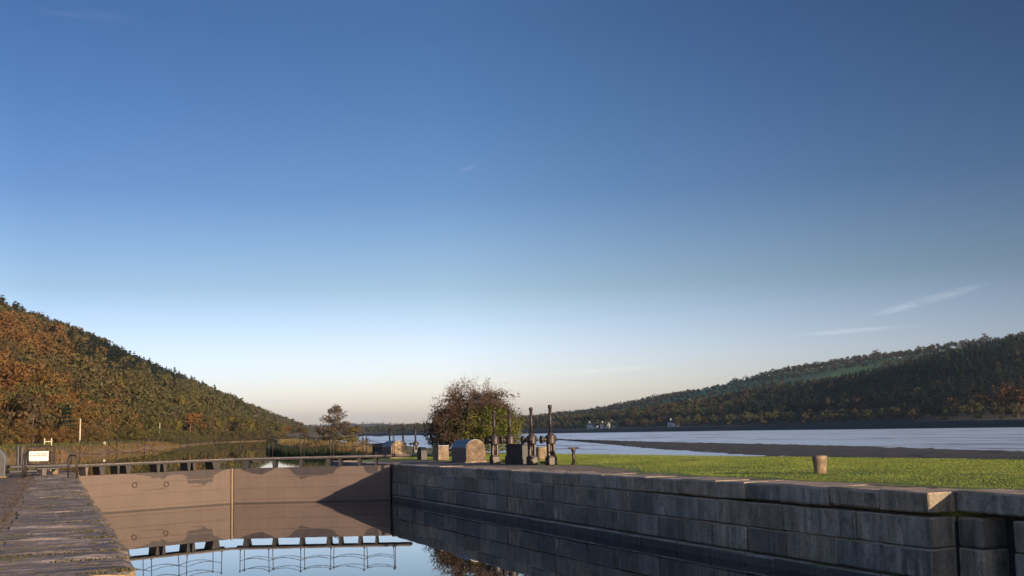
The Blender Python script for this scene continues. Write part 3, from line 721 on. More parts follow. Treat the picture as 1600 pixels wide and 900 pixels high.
# ------------------------------------------------------------------ things on the left quay
# hoop rail by the gate
P0 = at(106.5, 748, 0); P1 = at(119.5, 748, 0); w = (P1-P0).length
r_ = empty('hoop_rail', P0, math.atan2((P1-P0).y, (P1-P0).x), 'black iron hoop rail at the left end of the gate walkway', 'rail')
mb = MB(); mb.tube([(0, 0, 0), (0, 0, .78), (.03, 0, .86), (.10, 0, .90), (w-.10, 0, .90), (w-.03, 0, .86), (w, 0, .78), (w, 0, 0)], .032, 8); mb.build('hoop', M['iron'], r_, True)
for x in (0, w): mb = MB(); mb.lathe([(.07, 0), (.07, .03), (.04, .05)], (x, 0, 0), 10); mb.build('foot', M['iron'], r_)
# long gate arm
A = at(-12, 746, 0); A.z = 0; B = Vector((-.28, 51.0, 0)); A = Vector((-5.4, 50.8, 0)); d = B-A; L = d.length
r_ = empty('gate_arm', A, math.atan2(d.y, d.x), 'long low dark iron gate arm lying across the left quay', 'gate arm')
mb = MB(); mb.box((L/2, 0, .42), (L, .22, .13), 0, .02); mb.build('upper_bar', M['darktimber'], r_)
mb = MB(); mb.box((L*.44, .02, .22), (L*.62, .18, .12), 0, .02); mb.build('lower_bar', M['darktimber'], r_)
for x in (.8, L*.45, L*.8): mb = MB(); mb.box((x, 0, .17), (.22, .34, .35), 0, .02); mb.build('support', M['iron'], r_)
mb = MB(); mb.box((L*.83, 0, .30), (.9, .30, .10), 0, .02); mb.build('joint_plate', M['darktimber'], r_)
P = at(85.5, 742, 0); mb = MB(); mb.box((0, 0, .15), (.26, .26, .30), .3, .05, .01, rnd); o = mb.build('stone_block', M['stone']); o.location = P; tag(o, 'small pale stone block under the gate arm near the hoop rail', 'stone')
# leaning pair of posts
for px, h, lean, lb in ((35, 1.0, .04, 'dark leaning post in front of the gate arm, left of the pair'), (39.3, 1.06, .05, 'slim rusty post in front of the gate arm, right of the pair')):
    P = at(px, 747, 0); r_ = empty('quay_post', P, 0, lb, 'post'); mb = MB(); mb.tube([(0, 0, 0), (lean, 0, h)], .045, 8); mb.build('shaft', M['rail'] if px > 37 else M['darktimber'], r_, True)
    mb = MB(); mb.lathe([(.07, 0), (.07, .03), (.05, .05)], n=8); mb.build('foot', M['iron'], r_)
for px, h, lb in ((28, 1.25, 'dark bare post behind the gate arm beside the winch cover'), (34.0, 1.18, 'second dark post behind the gate arm, nearer the white notice')):
    P = at(px, 736.5, 0); r_ = empty('quay_post', P, 0, lb, 'post'); mb = MB(); mb.box((0, 0, h/2), (.14, .14, h), .2, .02); mb.build('shaft', M['darktimber'], r_)
    mb = MB(); mb.box((0, 0, h+.02), (.17, .17, .05), .2, .01); mb.build('cap', M['darktimber'], r_)
# warning notice on a rusty gate frame
A = at(43.0, 735, 0); B = at(84.5, 734, 0); d = B-A; L = d.length
r_ = empty('iron_barrier', A, math.atan2(d.y, d.x), 'rusty iron barrier frame carrying the white notice', 'barrier')
for x in (0, L): mb = MB(); mb.box((x, 0, .62), (.07, .07, 1.24), 0, .01); mb.build('post', M['iron'], r_)
for z in (1.20, .28): mb = MB(); mb.box((L/2, 0, z), (L-.07, .05, .07), 0, .01); mb.build('rail', M['iron'], r_)
for i in range(1, 9): mb = MB(); mb.tube([(L*i/9, 0, .31), (L*i/9, 0, 1.17)], .014, 6); mb.build('bar', M['rail'], r_)
mb = MB(); mb.box((L*.84, .012, .66), (L*.20, .02, .50), 0, .004); mb.build('infill_plate', M['iron'], r_)
an = math.atan2(d.y, d.x); sp = A.lerp(B, .43); sw, sh = .98, .50; f = Vector((math.sin(an), -math.cos(an), 0))
r_ = empty('warning_notice', sp+f*.06+Vector((0, 0, .46)), an, 'white rectangular notice with faded red lettering on the rusty barrier', 'sign')
tx = MB(); tx.box((0, 0, sh/2), (sw, .02, sh), 0, .004); tx.cur = 1; rr = random.Random(3)
for z, x0, x1, h in ((.395, -.10, .40, .06), (.285, -.44, .38, .085)):     # worn strokes: too small to read in the photograph
    x = x0
    while x < x1:
        w_ = rr.uniform(.05, .075); tx.box((x+w_/2, -.0115, z), (w_*.6, .003, h)); 
        if rr.random() < .7: tx.box((x+w_*.75, -.0115, z+rr.choice((-.4, 0, .4))*h), (w_*.5, .003, h*.22))
        x += w_+.014
tx.build('board', [M['white'], M['red']], r_)

# far bank: poles, white frame, cottage
def pole(px, py, z, top, r0, label, mat):
    P = at(px, py, z); dep = (P-CAM).dot(FWD); h = (py-top)*dep/F_PX
    r_ = empty('wooden_pole', P, 0, label, 'pole'); mb = MB(); mb.tube([(0, 0, -.3), (h*.012, 0, h)], [r0, r0*.75], 8); mb.build('shaft', mat, r_, True)
    mb = MB(); mb.box((h*.012, 0, h-.12), (r0*5, r0*1.2, r0*1.2), .4, .01); mb.build('cap', mat, r_)
    return P
def bank_pt(px, t):                                   # point on the far left bank seen in column px, t metres in from the water
    best = None
    for s in np.linspace(100, 700, 1200):
        x, y = valley(s, bank_w(s)+t); z = float(zleft(np.array([s]), np.array([bank_w(s)+t]))[0])
        d = Vector((x, y, z))-CAM; q = d.dot(FWD)
        e = abs(800+F_PX*d.dot(RGT)/q-px)
        if best is None or e < best[0]: best = (e, Vector((x, y, z)))
    return best[1]
def pix(P):
    d = P-CAM; q = d.dot(FWD); return 800+F_PX*d.dot(RGT)/q, PY-F_PX*d.dot(UPV)/q
def pole_on_bank(px, t, toppy, r0, label, mat):
    P = bank_pt(px, t); dep = (P-CAM).dot(FWD); h = (pix(P)[1]-toppy)*dep/F_PX
    r_ = empty('wooden_pole', P, 0, label, 'pole'); mb = MB(); mb.tube([(0, 0, -.3), (h*.012, 0, h)], [r0, r0*.75], 8); mb.build('shaft', mat, r_, True)
    mb = MB(); mb.lathe([(r0*1.1, h-.10), (r0*1.2, h-.05), (r0*.6, h+.05)], (h*.012, 0, 0), 8); mb.build('cap', mat, r_)
pole_on_bank(124, 5, 655, .13, 'tall pale pole standing on the far bank above the brown earth face', M['cream'])
pole_on_bank(249, 8, 661, .11, 'slim pale pole among trees beside the half hidden cottage', M['cream'])
pole_on_bank(297, 8, 663, .11, 'slim greenish pole on the far bank right of the cottage', M['timber'])
P = bank_pt(75, 5); r_ = empty('pale_h_frame', P, VA, 'small pale H-shaped frame on the far bank above the white notice', 'frame')  # pale H-shaped frame of two uprights and a crossbar
for x in (-.42, .42): mb = MB(); mb.box((x, 0, .5), (.14, .14, 1.1), 0, .02); mb.build('upright', M['cream'], r_)
mb = MB(); mb.box((0, 0, .62), (.70, .10, .12), 0, .02); mb.build('crossbar', M['cream'], r_)
mb = MB(); mb.lathe([(.20, -.05), (.22, .2), (.16, .38), (.05, .42)], n=10); o = mb.build('white_stone', M['white'], None, True); o.location = bank_pt(163, 3); tag(o, 'small white painted stone on the far earth bank', 'stone')
for px in (96, 111, 150, 182, 201, 214):
    P = bank_pt(px, 1.2); r_ = empty('bank_post', P, 0, 'short dark timber post standing in the far earth bank', 'post', 'timber posts in the far bank')
    mb = MB(); mb.tube([(0, 0, -.8), (.05, 0, .75)], [.10, .085], 7); o = mb.build('shaft', M['darktimber'], r_)

def cottage(P, w, dpt, h, rz, label, chimney=True, group=None):
    r_ = empty('cottage', P, rz, label, 'cottage', group)
    b = MB(); b.prism([(-dpt/2, -.5), (dpt/2, -.5), (dpt/2, h), (0, h+dpt*.38), (-dpt/2, h)], -w/2, w/2, 'x'); b.build('wall', M['render'], r_)
    rf = MB()
    for sgn in (-1, 1):
        rf.add([(-w/2-.2, sgn*(dpt/2+.3), h-.12), (w/2+.2, sgn*(dpt/2+.3), h-.12), (w/2+.2, 0, h+dpt*.38+.12), (-w/2-.2, 0, h+dpt*.38+.12), (-w/2-.2, sgn*(dpt/2+.3), h-.0), (w/2+.2, sgn*(dpt/2+.3), h-.0), (w/2+.2, 0, h+dpt*.38+.26), (-w/2-.2, 0, h+dpt*.38+.26)],
               [(0, 1, 2, 3), (4, 5, 6, 7), (0, 1, 5, 4), (1, 2, 6, 5), (2, 3, 7, 6), (3, 0, 4, 7)])
    ro = rf.build('roof', M['roof'], r_)
    if chimney: c = MB(); c.box((-w/2+.6, 0, h+dpt*.38+.5), (.7, .7, 1.3), 0, .03); c.build('chimney', M['render'], ro)
    for x in (-w*.3, w*.3):
        wn = MB(); wn.box((x, -dpt/2-.0, h*.55), (.9, .10, 1.1)); wn.build('window', M['window'], r_)
    dr = MB(); dr.box((0, -dpt/2-.0, 1.0), (.95, .10, 2.0)); dr.build('door', M['window'], r_)
    return r_
P = bank_pt(257, 23); cottage(P+Vector((0, 0, -.2)), 3.4, 3.0, 2.0, VA+R(65), 'pale cottage half hidden by trees on the far left bank')
for px, off, w, rz, lb in ((926, 26, 9, 70, 'white cottage on the far right shore, leftmost and brightest'), (946, 30, 7.5, 60, 'white cottage on the far right shore with trees either side'), (958, 40, 6, 75, 'smaller white cottage behind its neighbours on the far right shore'), (1052, 30, 7, 80, 'dull grey cottage below the wood on the far right shore')):
    d = ray(px, 668); u = 900.
    for _ in range(20): u = (shore_v(u)+off-CAM.x)*d.y/d.x
    v = float(shore_v(u)+off); cottage(Vector((v, u, float(zright(np.array([u]), np.array([v]))[0]))), w, 6, 3.2, R(-rz), lb)
for px, dist, w, lb in ((608, 2900, 26, 'long white building at the foot of the distant hill, behind the distant rods'), (618, 3000, 18, 'white building at the foot of the distant hill, middle of the row'), (634, 2950, 24, 'white building at the foot of the distant hill, right of the row')):
    d = ray(px, 678); k = dist/d.y; P = CAM+d*k; P.z = -1.2
    mb = MB(); mb.box((P.x, P.y, 1.4), (w, 10, 6.4)); r_ = empty('island', P) if False else None
    cottage(P, w, 10, 4.2, R(8), lb, False)

# ------------------------------------------------------------------ vegetation
def quads(rg, centres, size, stretch=1.0, droop=0.0, out=None):
    n = len(centres); a = rg.randn(n, 3); 
    if out is not None: a = a*.5+out*1.4
    a /= np.linalg.norm(a, axis=1, keepdims=True)+1e-9
    b = rg.randn(n, 3); b -= (b*a).sum(1, keepdims=True)*a; b /= np.linalg.norm(b, axis=1, keepdims=True)+1e-9; c = np.cross(a, b)
    s = size*rg.uniform(.6, 1.4, (n, 1))
    return np.stack([centres-b*s-c*s*stretch*.5, centres+b*s*.9-c*s*stretch*.6, centres+b*s*1.1+c*s*stretch*.5, centres-b*s*.8+c*s*stretch*.6], 1).reshape(-1, 3)
def crown_pts(rg, n, kind):
    # unit tree: height 1, crown radius ~.4
    if kind == 'conifer':
        t = rg.uniform(0, 1, n)**.8; t = np.clip(np.round(t*9)/9+rg.randn(n)*.02, 0, 1); an = rg.uniform(0, 2*np.pi, n); r = (1-t)**.8*.29*rg.uniform(.45, 1.05, n)+.01
        P = np.stack([r*np.cos(an), r*np.sin(an), .12+t*.88-.25*r], 1); O = np.stack([np.cos(an)*.5, np.sin(an)*.5, np.full(n, .9)], 1); return P, O
    k = {'round': 13, 'tall': 11, 'bush': 9}[kind]
    cz = rg.uniform(.36, .86, k) if kind != 'bush' else rg.uniform(.18, .8, k); an = rg.uniform(0, 2*np.pi, k)
    R0 = {'round': .31, 'tall': .19, 'bush': .5}[kind]
    env = np.sqrt(np.clip(1-((cz-.55)/.5)**2, .05, 1)); rr = R0*env*np.sqrt(rg.uniform(.05, 1, k))
    C = np.stack([rr*np.cos(an), rr*np.sin(an), cz], 1); C[0] = (0, 0, .86); ra = rg.uniform(.10, .2, k)*(1.0 if kind != 'tall' else .8)
    i = rg.randint(0, k, n); D = rg.randn(n, 3); D /= np.linalg.norm(D, axis=1, keepdims=True); D[:, 2] = D[:, 2]*.8+.1
    P = C[i]+D*(ra[i]*rg.uniform(.55, 1.08, n))[:, None]; return P, D
PAL = {'orange': (.172, .080, .022), 'rust': (.105, .058, .027), 'brown': (.092, .060, .030), 'olive': (.080, .072, .022), 'green': (.046, .056, .018), 'yellow': (.155, .118, .024),
       'conifer': (.022, .030, .017), 'larch': (.105, .068, .026), 'bare': (.088, .066, .048), 'greygreen': (.095, .100, .055)}
def forest_obj(name, pos, hts, kinds, cols, nleaf, seed, lsize=1.0):
    rg = np.random.RandomState(seed); protos = {}
    VV, CC = [], []
    for kd in set(kinds):
        for n in set(nleaf):
            for q in range(5):
                P, O = crown_pts(rg, n, kd); sz = (.046 if kd != 'conifer' else .037)*math.sqrt(170/n)*lsize
                Q = quads(rg, P, sz, 1.0 if kd != 'conifer' else .8, out=O)
                t = np.array([[[-.012, 0, -.05], [.012, 0, -.05], [.008, 0, .6], [-.008, 0, .6]], [[0, -.012, -.05], [0, .012, -.05], [0, .008, .6], [0, -.008, .6]]]).reshape(-1, 3)
                protos[kd, n, q] = (np.concatenate([Q, t]), n)
    for i in range(len(pos)):
        Q, n = protos[kinds[i], nleaf[i], rg.randint(5)]; a = rg.uniform(0, 2*np.pi); ca, sa = math.cos(a), math.sin(a); wd_ = rg.uniform(.85, 1.2)
        h = hts[i]; X = np.stack([(Q[:, 0]*ca-Q[:, 1]*sa)*h*wd_, (Q[:, 0]*sa+Q[:, 1]*ca)*h*wd_, Q[:, 2]*h], 1)+pos[i]
        base = np.array(cols[i]); c = np.repeat(rg.uniform(.84, 1.16, (n, 1)), 4, 0)*base*(1+rg.randn(3)*.035)*rg.uniform(.88, 1.12)
        VV.append(X); CC.append(np.concatenate([np.clip(c, 0, 1), np.tile((.07, .055, .04), (8, 1))]))
    o = leaf_obj(name, np.concatenate(VV), np.concatenate(CC), M['leaf']); return o

def visible(P, margin=60):
    d = P-np.array(CAM); q = d@np.array(FWD); x = 800+F_PX*(d@np.array(RGT))/q; return (q > 1) & (x > -margin) & (x < 1600+margin), q, x
rg = np.random.RandomState(21)
# left wood
S_, W_ = [], []
for s0, s1, w0, w1, sp in ((110, 240, 46, 57, 3.6), (236, 480, 20, 58, 3.0), (120, 520, 57, 330, 7.0), (520, 1100, 55, 335, 8.5), (1100, 1900, 60, 340, 12), (1900, 5200, 25, 330, 26)):
    a, b = np.meshgrid(np.arange(s0, s1, sp), np.arange(w0, w1, sp)); S_.append(a.ravel()+rg.uniform(-.48, .48, a.size)*sp); W_.append(b.ravel()+rg.uniform(-.48, .48, a.size)*sp)
sx = np.arange(226, 432, 1.5); S_.append(sx); W_.append(bank_w(sx)+1.1+rg.uniform(-.2, .8, len(sx)))
s = np.concatenate(S_); w = np.concatenate(W_); x, y = valley(s, w); z = zleft(s, w)-.4; P = np.stack([x, y, z], 1)
vis, dep, px = visible(P); k = vis & (w > bank_w(s)+np.where(s < 240, 11.5, .7)); P, s, w, dep, px = P[k], s[k], w[k], dep[k], px[k]
rel = (w-55)/(300-55); fld = hill_noise(s*1.1, w*1.4)+rg.randn(len(s))*.30; fl2 = hill_noise(s*.6+200, w*1.3+50)+rg.randn(len(s))*.18
kinds, cols, hts, nl = [], [], [], []
for i in range(len(s)):
    f, f2, r, u = fld[i], fl2[i], rel[i], rg.rand()
    a = w[i]/s[i]; j1, j2 = rg.randn()*.015, rg.randn()*.05
    warm = np.clip((a+j1-.185)/.06, 0, 1)*np.clip((.56-r+j2)/.18, 0, 1)*np.clip(.50+.50*f2, .05, .9)          # beech and oak low on the near slope
    plant = (.145+j1 < a < .235+j1 and .22+j2 < r < .62+j2) or (r > .80+.5*j2) or (f > 1.15 and r > .25)         # spruce
    dull = np.array(PAL['olive'])*(.62+.12*f2)+np.array(PAL['brown'])*(.26-.08*f2)+np.array(PAL['green'])*.22
    if r > .62+j2: dull = dull*.45+np.array(PAL['larch'])*.42
    c = dull*(1-warm)+np.array(PAL['orange' if f2 > -.3 else 'rust'])*warm
    if u > .84: c = c*.5+.5*np.array(PAL[('green', 'rust', 'yellow', 'bare')[rg.randint(4)]])
    if plant and u < .94: kinds.append('conifer'); cols.append(np.array(PAL['conifer'])*.95); hts.append(rg.uniform(13, 18))
    else: kinds.append('round' if u < .8 else 'tall'); cols.append(c); hts.append(rg.uniform(11, 16))
    if r < .06: hts[-1] *= .62
    if r < -.01: kinds[-1] = 'bush'; hts[-1] = rg.uniform(1.8, 4.4) if w[i] > bank_w(s[i])+4 else rg.uniform(1.1, 2.4)
    nl.append(650 if dep[i] < 330 else 420 if dep[i] < 600 else 230 if dep[i] < 1000 else 100 if dep[i] < 1700 else 40)
o = forest_obj('hillside_wood', P, hts, kinds, cols, nl, 5); tag(o, 'autumn wood of orange, brown and dark green trees covering the left hillside', 'wood', None, 'stuff')

# right wood: dark plantation and brown beech band on the shoulder, hedges and trees on the ridge
S_, W_ = [], []
for u0, u1, t0, t1, sp in ((150, 1000, 26, 275, 9), (1000, 1700, 22, 280, 12), (1700, 3400, 15, 380, 24)):
    a, b = np.meshgrid(np.arange(u0, u1, sp), np.arange(t0, t1, sp)); S_.append(a.ravel()+rg.uniform(-.48, .48, a.size)*sp); W_.append(b.ravel()+rg.uniform(-.48, .48, a.size)*sp)
a, b = np.meshgrid(np.arange(690, 2400, 14.), np.arange(285, 650, 14.)); a = a.ravel()+rg.uniform(-6, 6, a.size); b = b.ravel()+rg.uniform(-6, 6, b.size)
kp = ~((a > 780) & (a < 1120) & (b > 330+(a-780)*.18) & (b < 440+(a-780)*.10)) & (np.sin(a*.017+b*.011)+np.sin(b*.034-a*.006+2) > -.75); S_.append(a[kp]); W_.append(b[kp])
for u0, u1 in ((250, 2300),):                           # ridge woods and hedgerows
    a = np.arange(u0, u1, 7.); 
    for t in (372, 398, 470, 500, 560, 590, 612, 632):
        keep = (np.sin(a*.013+t)+np.sin(a*.0051+t*.3) > (-.2 if t > 540 else .35)) | (a < 640) | (a > 1500)
        S_.append(a[keep]+rg.uniform(-3, 3, keep.sum())); W_.append(t+rg.uniform(-6, 6, keep.sum()))
a, b = np.meshgrid(np.arange(200, 690, 11), np.arange(275, 640, 11)); S_.append(a.ravel()+rg.uniform(-5, 5, a.size)); W_.append(b.ravel()+rg.uniform(-5, 5, a.size))
u_ = np.concatenate(S_); t_ = np.concatenate(W_); v_ = shore_v(u_)+t_; P = np.stack([v_, u_, zright(u_, v_)-.4], 1)
vis, dep, px = visible(P); P, u_, t_, dep, px = P[vis], u_[vis], t_[vis], dep[vis], px[vis]
fld = hill_noise(u_, t_, 1.3)+rg.randn(len(u_))*.3; kinds, cols, hts, nl = [], [], [], []
for i in range(len(u_)):
    q = rg.rand(); t = t_[i]
    if t < 50: nm = ('greygreen', 'olive', 'brown', 'green')[rg.randint(4)]; kinds.append('round'); hts.append(rg.uniform(6, 10))
    elif t < 285 and ((u_[i] < 760 and fld[i] > -.55) or fld[i] > .75): nm = 'conifer' if q < .93 else 'larch'; kinds.append('conifer'); hts.append(rg.uniform(12, 15))
    elif t < 285: nm = ('brown', 'rust', 'olive', 'bare', 'green')[rg.choice(5, p=[.28, .05, .24, .13, .30])]; kinds.append('round'); hts.append(rg.uniform(10, 14))
    else: nm = ('brown', 'bare', 'olive', 'green')[rg.choice(4, p=[.35, .3, .15, .2])]; kinds.append('round'); hts.append(rg.uniform(6, 10.5))
    if 395 < u_[i] < 455 and 35 < t < 85 and q < .7: nm = 'orange'; kinds[-1] = 'round'; hts[-1] = rg.uniform(11, 14)
    cols.append(tuple(.66*c for c in PAL[nm]) if nm in ('orange', 'rust', 'greygreen', 'olive', 'brown', 'bare') else PAL[nm]); nl.append(210 if dep[i] < 1000 else 90 if dep[i] < 1900 else 40)
o = forest_obj('shore_wood', P, hts, kinds, cols, nl, 6); tag(o, 'dark shaded wood of conifers and brown beeches on the hill across the estuary', 'wood', None, 'stuff')
# far hill woods
a, b = np.meshgrid(np.arange(-350, 2300, 17.), np.arange(0, 960, 45.)); a = a.ravel()+rg.uniform(-16, 16, a.size); b = b.ravel()+rg.uniform(-25, 25, b.size)
zz = (46+14*np.sin(a*.0035+.4)+6*np.sin(a*.013)+3*np.sin(a*.041))*np.interp(b/900, [0, .12, .35, .65, 1], [.03, .3, .65, .93, 1])-2.4
P = np.stack([a, 3300+b, zz], 1); vis, dep, px = visible(P); keep = vis & (np.sin(a*.011)+np.sin(b*.02+a*.004) > -.5); P = P[keep]
o = forest_obj('far_wood', P, rg.uniform(5, 8, len(P)), ['bush']*len(P), [PAL[('brown', 'olive', 'green', 'conifer')[rg.randint(4)]] for _ in P], [40]*len(P), 8, 1.2); tag(o, 'hazy scattered woods on the low hill at the end of the estuary', 'wood', None, 'stuff')

# single trees: one of each kind built with trunk and crown, then copied
def make_tree(kind, colname, seed, nleaf, label, group, name='autumn_tree', spread=1.0):
    g = np.random.RandomState(seed); root = empty(name, (0, 0, 0), 0, label, 'tree', group)
    P, O = crown_pts(g, nleaf, kind); sz = .030*math.sqrt(420/nleaf); Q = quads(g, P, sz, 1.0, out=O)
    c = np.repeat(g.uniform(.6, 1.4, (nleaf, 1)), 4, 0)*np.array(PAL[colname]); patch = np.repeat((g.rand(nleaf, 1) < .15), 4, 0); c = np.where(patch, c*np.array((.75, .95, .9)), c)
    Q = Q*np.array((spread, spread, 1)); leaf_obj('crown', Q, c, M['leaf'], root)
    t = MB(); h0 = .08 if kind == 'bush' else .42
    t.tube([(0, 0, -.03), (.004, .002, h0*.6), (0, .004, .75)], [.022, .016, .006], 7)
    for q in range(7):
        a = g.uniform(0, 2*math.pi); z0 = g.uniform(h0*.6, .62); l = g.uniform(.15, .28)*spread
        t.tube([(0, 0, z0), (math.cos(a)*l*.5, math.sin(a)*l*.5, z0+l*.45), (math.cos(a)*l, math.sin(a)*l, z0+l*.75)], [.010, .006, .002], 5)
    t.build('trunk', M['bark'], root); return root
def dup(root, loc, rz, scl, label=None):
    r = root.copy(); COL.objects.link(r); r.location = loc; r.rotation_euler = (0, 0, rz); r.scale = (scl[0], scl[0], scl[1])
    if label: r['label'] = label
    for ch in list(root.children):
        c = ch.copy(); COL.objects.link(c); c.parent = r
    return r
G = 'trees along the foot of the left hillside'
prot = [make_tree('round', 'olive', 31, 620, 'olive green tree standing at the foot of the left hillside', G),
        make_tree('round', 'orange', 32, 620, 'orange tree standing at the foot of the left hillside', G),
        make_tree('round', 'brown', 33, 560, 'brown half bare tree standing at the foot of the left hillside', G),
        make_tree('tall', 'yellow', 34, 520, 'slender yellow tree standing at the foot of the left hillside', G),
        make_tree('conifer', 'conifer', 35, 700, 'dark green conifer standing at the foot of the left hillside', G)]
used = set(); px = 2.0; ti = 0
while px < 470:
    t = rg.uniform(15, 27) if px < 300 else rg.uniform(8, 18); P = bank_pt(px, t); k = rg.choice(5, p=[.34, .2, .26, .08, .12]) if not (395 < px < 432) else 0
    h = rg.uniform(6.5, 10.5) if px < 320 else rg.uniform(6, 9)
    lo = P+Vector((0, 0, -.2)); rz = rg.uniform(0, 6.28)
    if k not in used: r_ = prot[k]; r_.location = lo; r_.rotation_euler = (0, 0, rz); r_.scale = (h*rg.uniform(.95, 1.2),)*2+(h,); used.add(k)
    else: dup(prot[k], lo, rz, (h*rg.uniform(.95, 1.25), h))
    px += rg.uniform(6.5, 11); ti += 1
for k in range(5):
    if k not in used: 
        P = bank_pt(60+k*30, 20); prot[k].location = P; prot[k].scale = (8, 8, 8)
# shore bushes on the right
G = 'rounded trees along the far right shore'
b0 = make_tree('bush', 'olive', 41, 320, 'rounded olive green tree on the far right shore below the dark wood', G, 'shore_tree')
b1 = make_tree('bush', 'brown', 42, 320, 'rounded brown tree on the far right shore below the dark wood', G, 'shore_tree')
first = {0: b0, 1: b1}
for px in (1010, 1062, 1092, 1118, 1142, 1166, 1190, 1212, 1232, 1259, 1276, 1293, 1308, 1344, 1362, 1390, 1428, 1478, 1520, 1568, 1592):
    d = ray(px, 664); u = 700.; off = rg.uniform(12, 22)
    for _ in range(30): u = .5*u+.5*(shore_v(u)+off-CAM.x)*d.y/d.x
    v = float(shore_v(u)+off); lo = Vector((v, u, float(zright(np.array([u]), np.array([v]))[0])-.5)); k = int(rg.rand() < .3); h = rg.uniform(6, 11); wd_ = h*rg.uniform(.8, 1.1); rz = rg.uniform(0, 6)
    if k in first: r_ = first.pop(k); r_.location = lo; r_.rotation_euler = (0, 0, rz); r_.scale = (wd_, wd_, h)
    else: dup((b0, b1)[k], lo, rz, (wd_, h))
# skyline trees on the right ridge
G = 'trees standing on the right skyline'
r0 = make_tree('round', 'bare', 51, 420, 'dark rounded tree standing out on the right-hand skyline', G, 'skyline_tree'); ff = True
for px in (964, 1095, 1110, 1124, 1145, 1180, 1212, 1240, 1250, 1268, 1290, 1298, 1313, 1370, 1385, 1428, 1437, 1447, 1458, 1466, 1482, 1500, 1515, 1524, 1540):
    d = ray(px, 560); u = 1000.; off = rg.uniform(590, 640)
    for _ in range(40): u = .5*u+.5*(shore_v(u)+off-CAM.x)*d.y/d.x
    v = float(shore_v(u)+off); lo = Vector((v, u, float(zright(np.array([u]), np.array([v]))[0])-.5)); h = rg.uniform(9, 15); rz = rg.uniform(0, 6); wd_ = h*rg.uniform(1.0, 1.4)
    if ff: ff = False; r0.location = lo; r0.scale = (wd_, wd_, h)
    else: dup(r0, lo, rz, (wd_, h))

# the hawthorn by the winding gear
def hawthorn(P, Rx, H, label):
    root = empty('hawthorn_bush', P, 0, label, 'bush'); g = random.Random(77)
    br = MB(); q0 = np.random.RandomState(78); nodes = []; tips = []
    def path(p, e, r0, r1, n, wob):
        out = []
        for k in range(n+1):
            t = k/n; x = p.lerp(e, t)+Vector((g.gauss(0, wob), g.gauss(0, wob), g.gauss(0, wob)+.12*math.sin(math.pi*t)*(e-p).length))*(0 < k < n); out.append(x)
        br.tube(out, [r0+(r1-r0)*k/n for k in range(n+1)], 6 if r0 > .03 else 4 if r0 > .008 else 3, False); return out
    for k in range(11):
        a = k*.571+g.uniform(-.25, .25); rr = g.uniform(.25, .72); zc = g.uniform(.45, .78)
        nodes += path(Vector((math.cos(a)*.18, math.sin(a)*.18, -.05)), Vector((math.cos(a)*Rx*rr, math.sin(a)*Rx*rr, H*zc)), .075, .028, 7, .07)[2:]
    for k in range(900):
        a = g.uniform(0, 6.283); el = math.asin(g.uniform(-.05, 1)); lump = 1+.10*math.sin(a*3+1)*math.cos(el*4)+.07*math.sin(a*7+el*9)
        R_ = g.uniform(.60, .98)*lump; E_ = Vector((math.cos(a)*math.cos(el)*Rx*R_, math.sin(a)*math.cos(el)*Rx*R_, H*(.16+.80*math.sin(el)*R_)))
        b_ = min(nodes, key=lambda nd: (nd-E_).length+.6*max(0, nd.z-E_.z)); pp = path(b_, E_, .016, .006, 5, .05); tips.append(E_)
        for m in range(11):
            o_ = pp[g.randint(2, 5)]; dr = (E_-Vector((0, 0, H*.3))).normalized()*.7+Vector((g.gauss(0, .6), g.gauss(0, .6), g.gauss(.15, .5)))
            l = g.uniform(.22, .52)*(1.25 if E_.z > H*.7 else .85); e2 = o_+dr.normalized()*l; path(o_, e2, .0055, .0030, 3, .02)
            tips.append(e2)
    br.build('branches', M['twig'], root)
    T = np.array([tuple(t) for t in tips])
    q = np.random.RandomState(5); ctr = []; col = []
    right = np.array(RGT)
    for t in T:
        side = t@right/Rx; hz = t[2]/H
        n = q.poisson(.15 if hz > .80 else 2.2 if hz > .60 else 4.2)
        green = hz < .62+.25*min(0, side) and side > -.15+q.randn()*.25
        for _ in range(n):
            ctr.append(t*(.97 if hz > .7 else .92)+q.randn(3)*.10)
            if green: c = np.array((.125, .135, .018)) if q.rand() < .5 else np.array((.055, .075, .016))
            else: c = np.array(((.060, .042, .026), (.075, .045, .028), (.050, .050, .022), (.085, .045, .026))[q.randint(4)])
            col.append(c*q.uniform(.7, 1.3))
    # ivy and low leaves down to the grass
    for _ in range(6500):
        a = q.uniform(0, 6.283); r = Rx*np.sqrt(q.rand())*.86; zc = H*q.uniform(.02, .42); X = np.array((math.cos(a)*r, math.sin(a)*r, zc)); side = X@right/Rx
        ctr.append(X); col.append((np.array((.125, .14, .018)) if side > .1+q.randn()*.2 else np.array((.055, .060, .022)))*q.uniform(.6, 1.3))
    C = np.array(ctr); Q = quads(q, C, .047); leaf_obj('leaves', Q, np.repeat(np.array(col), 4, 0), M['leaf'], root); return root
P = at(744, 708.5, .05); hawthorn(P, 3.45, 4.95, 'big hawthorn bush with reddish twigs on top and green leaves below, behind the winding gear')

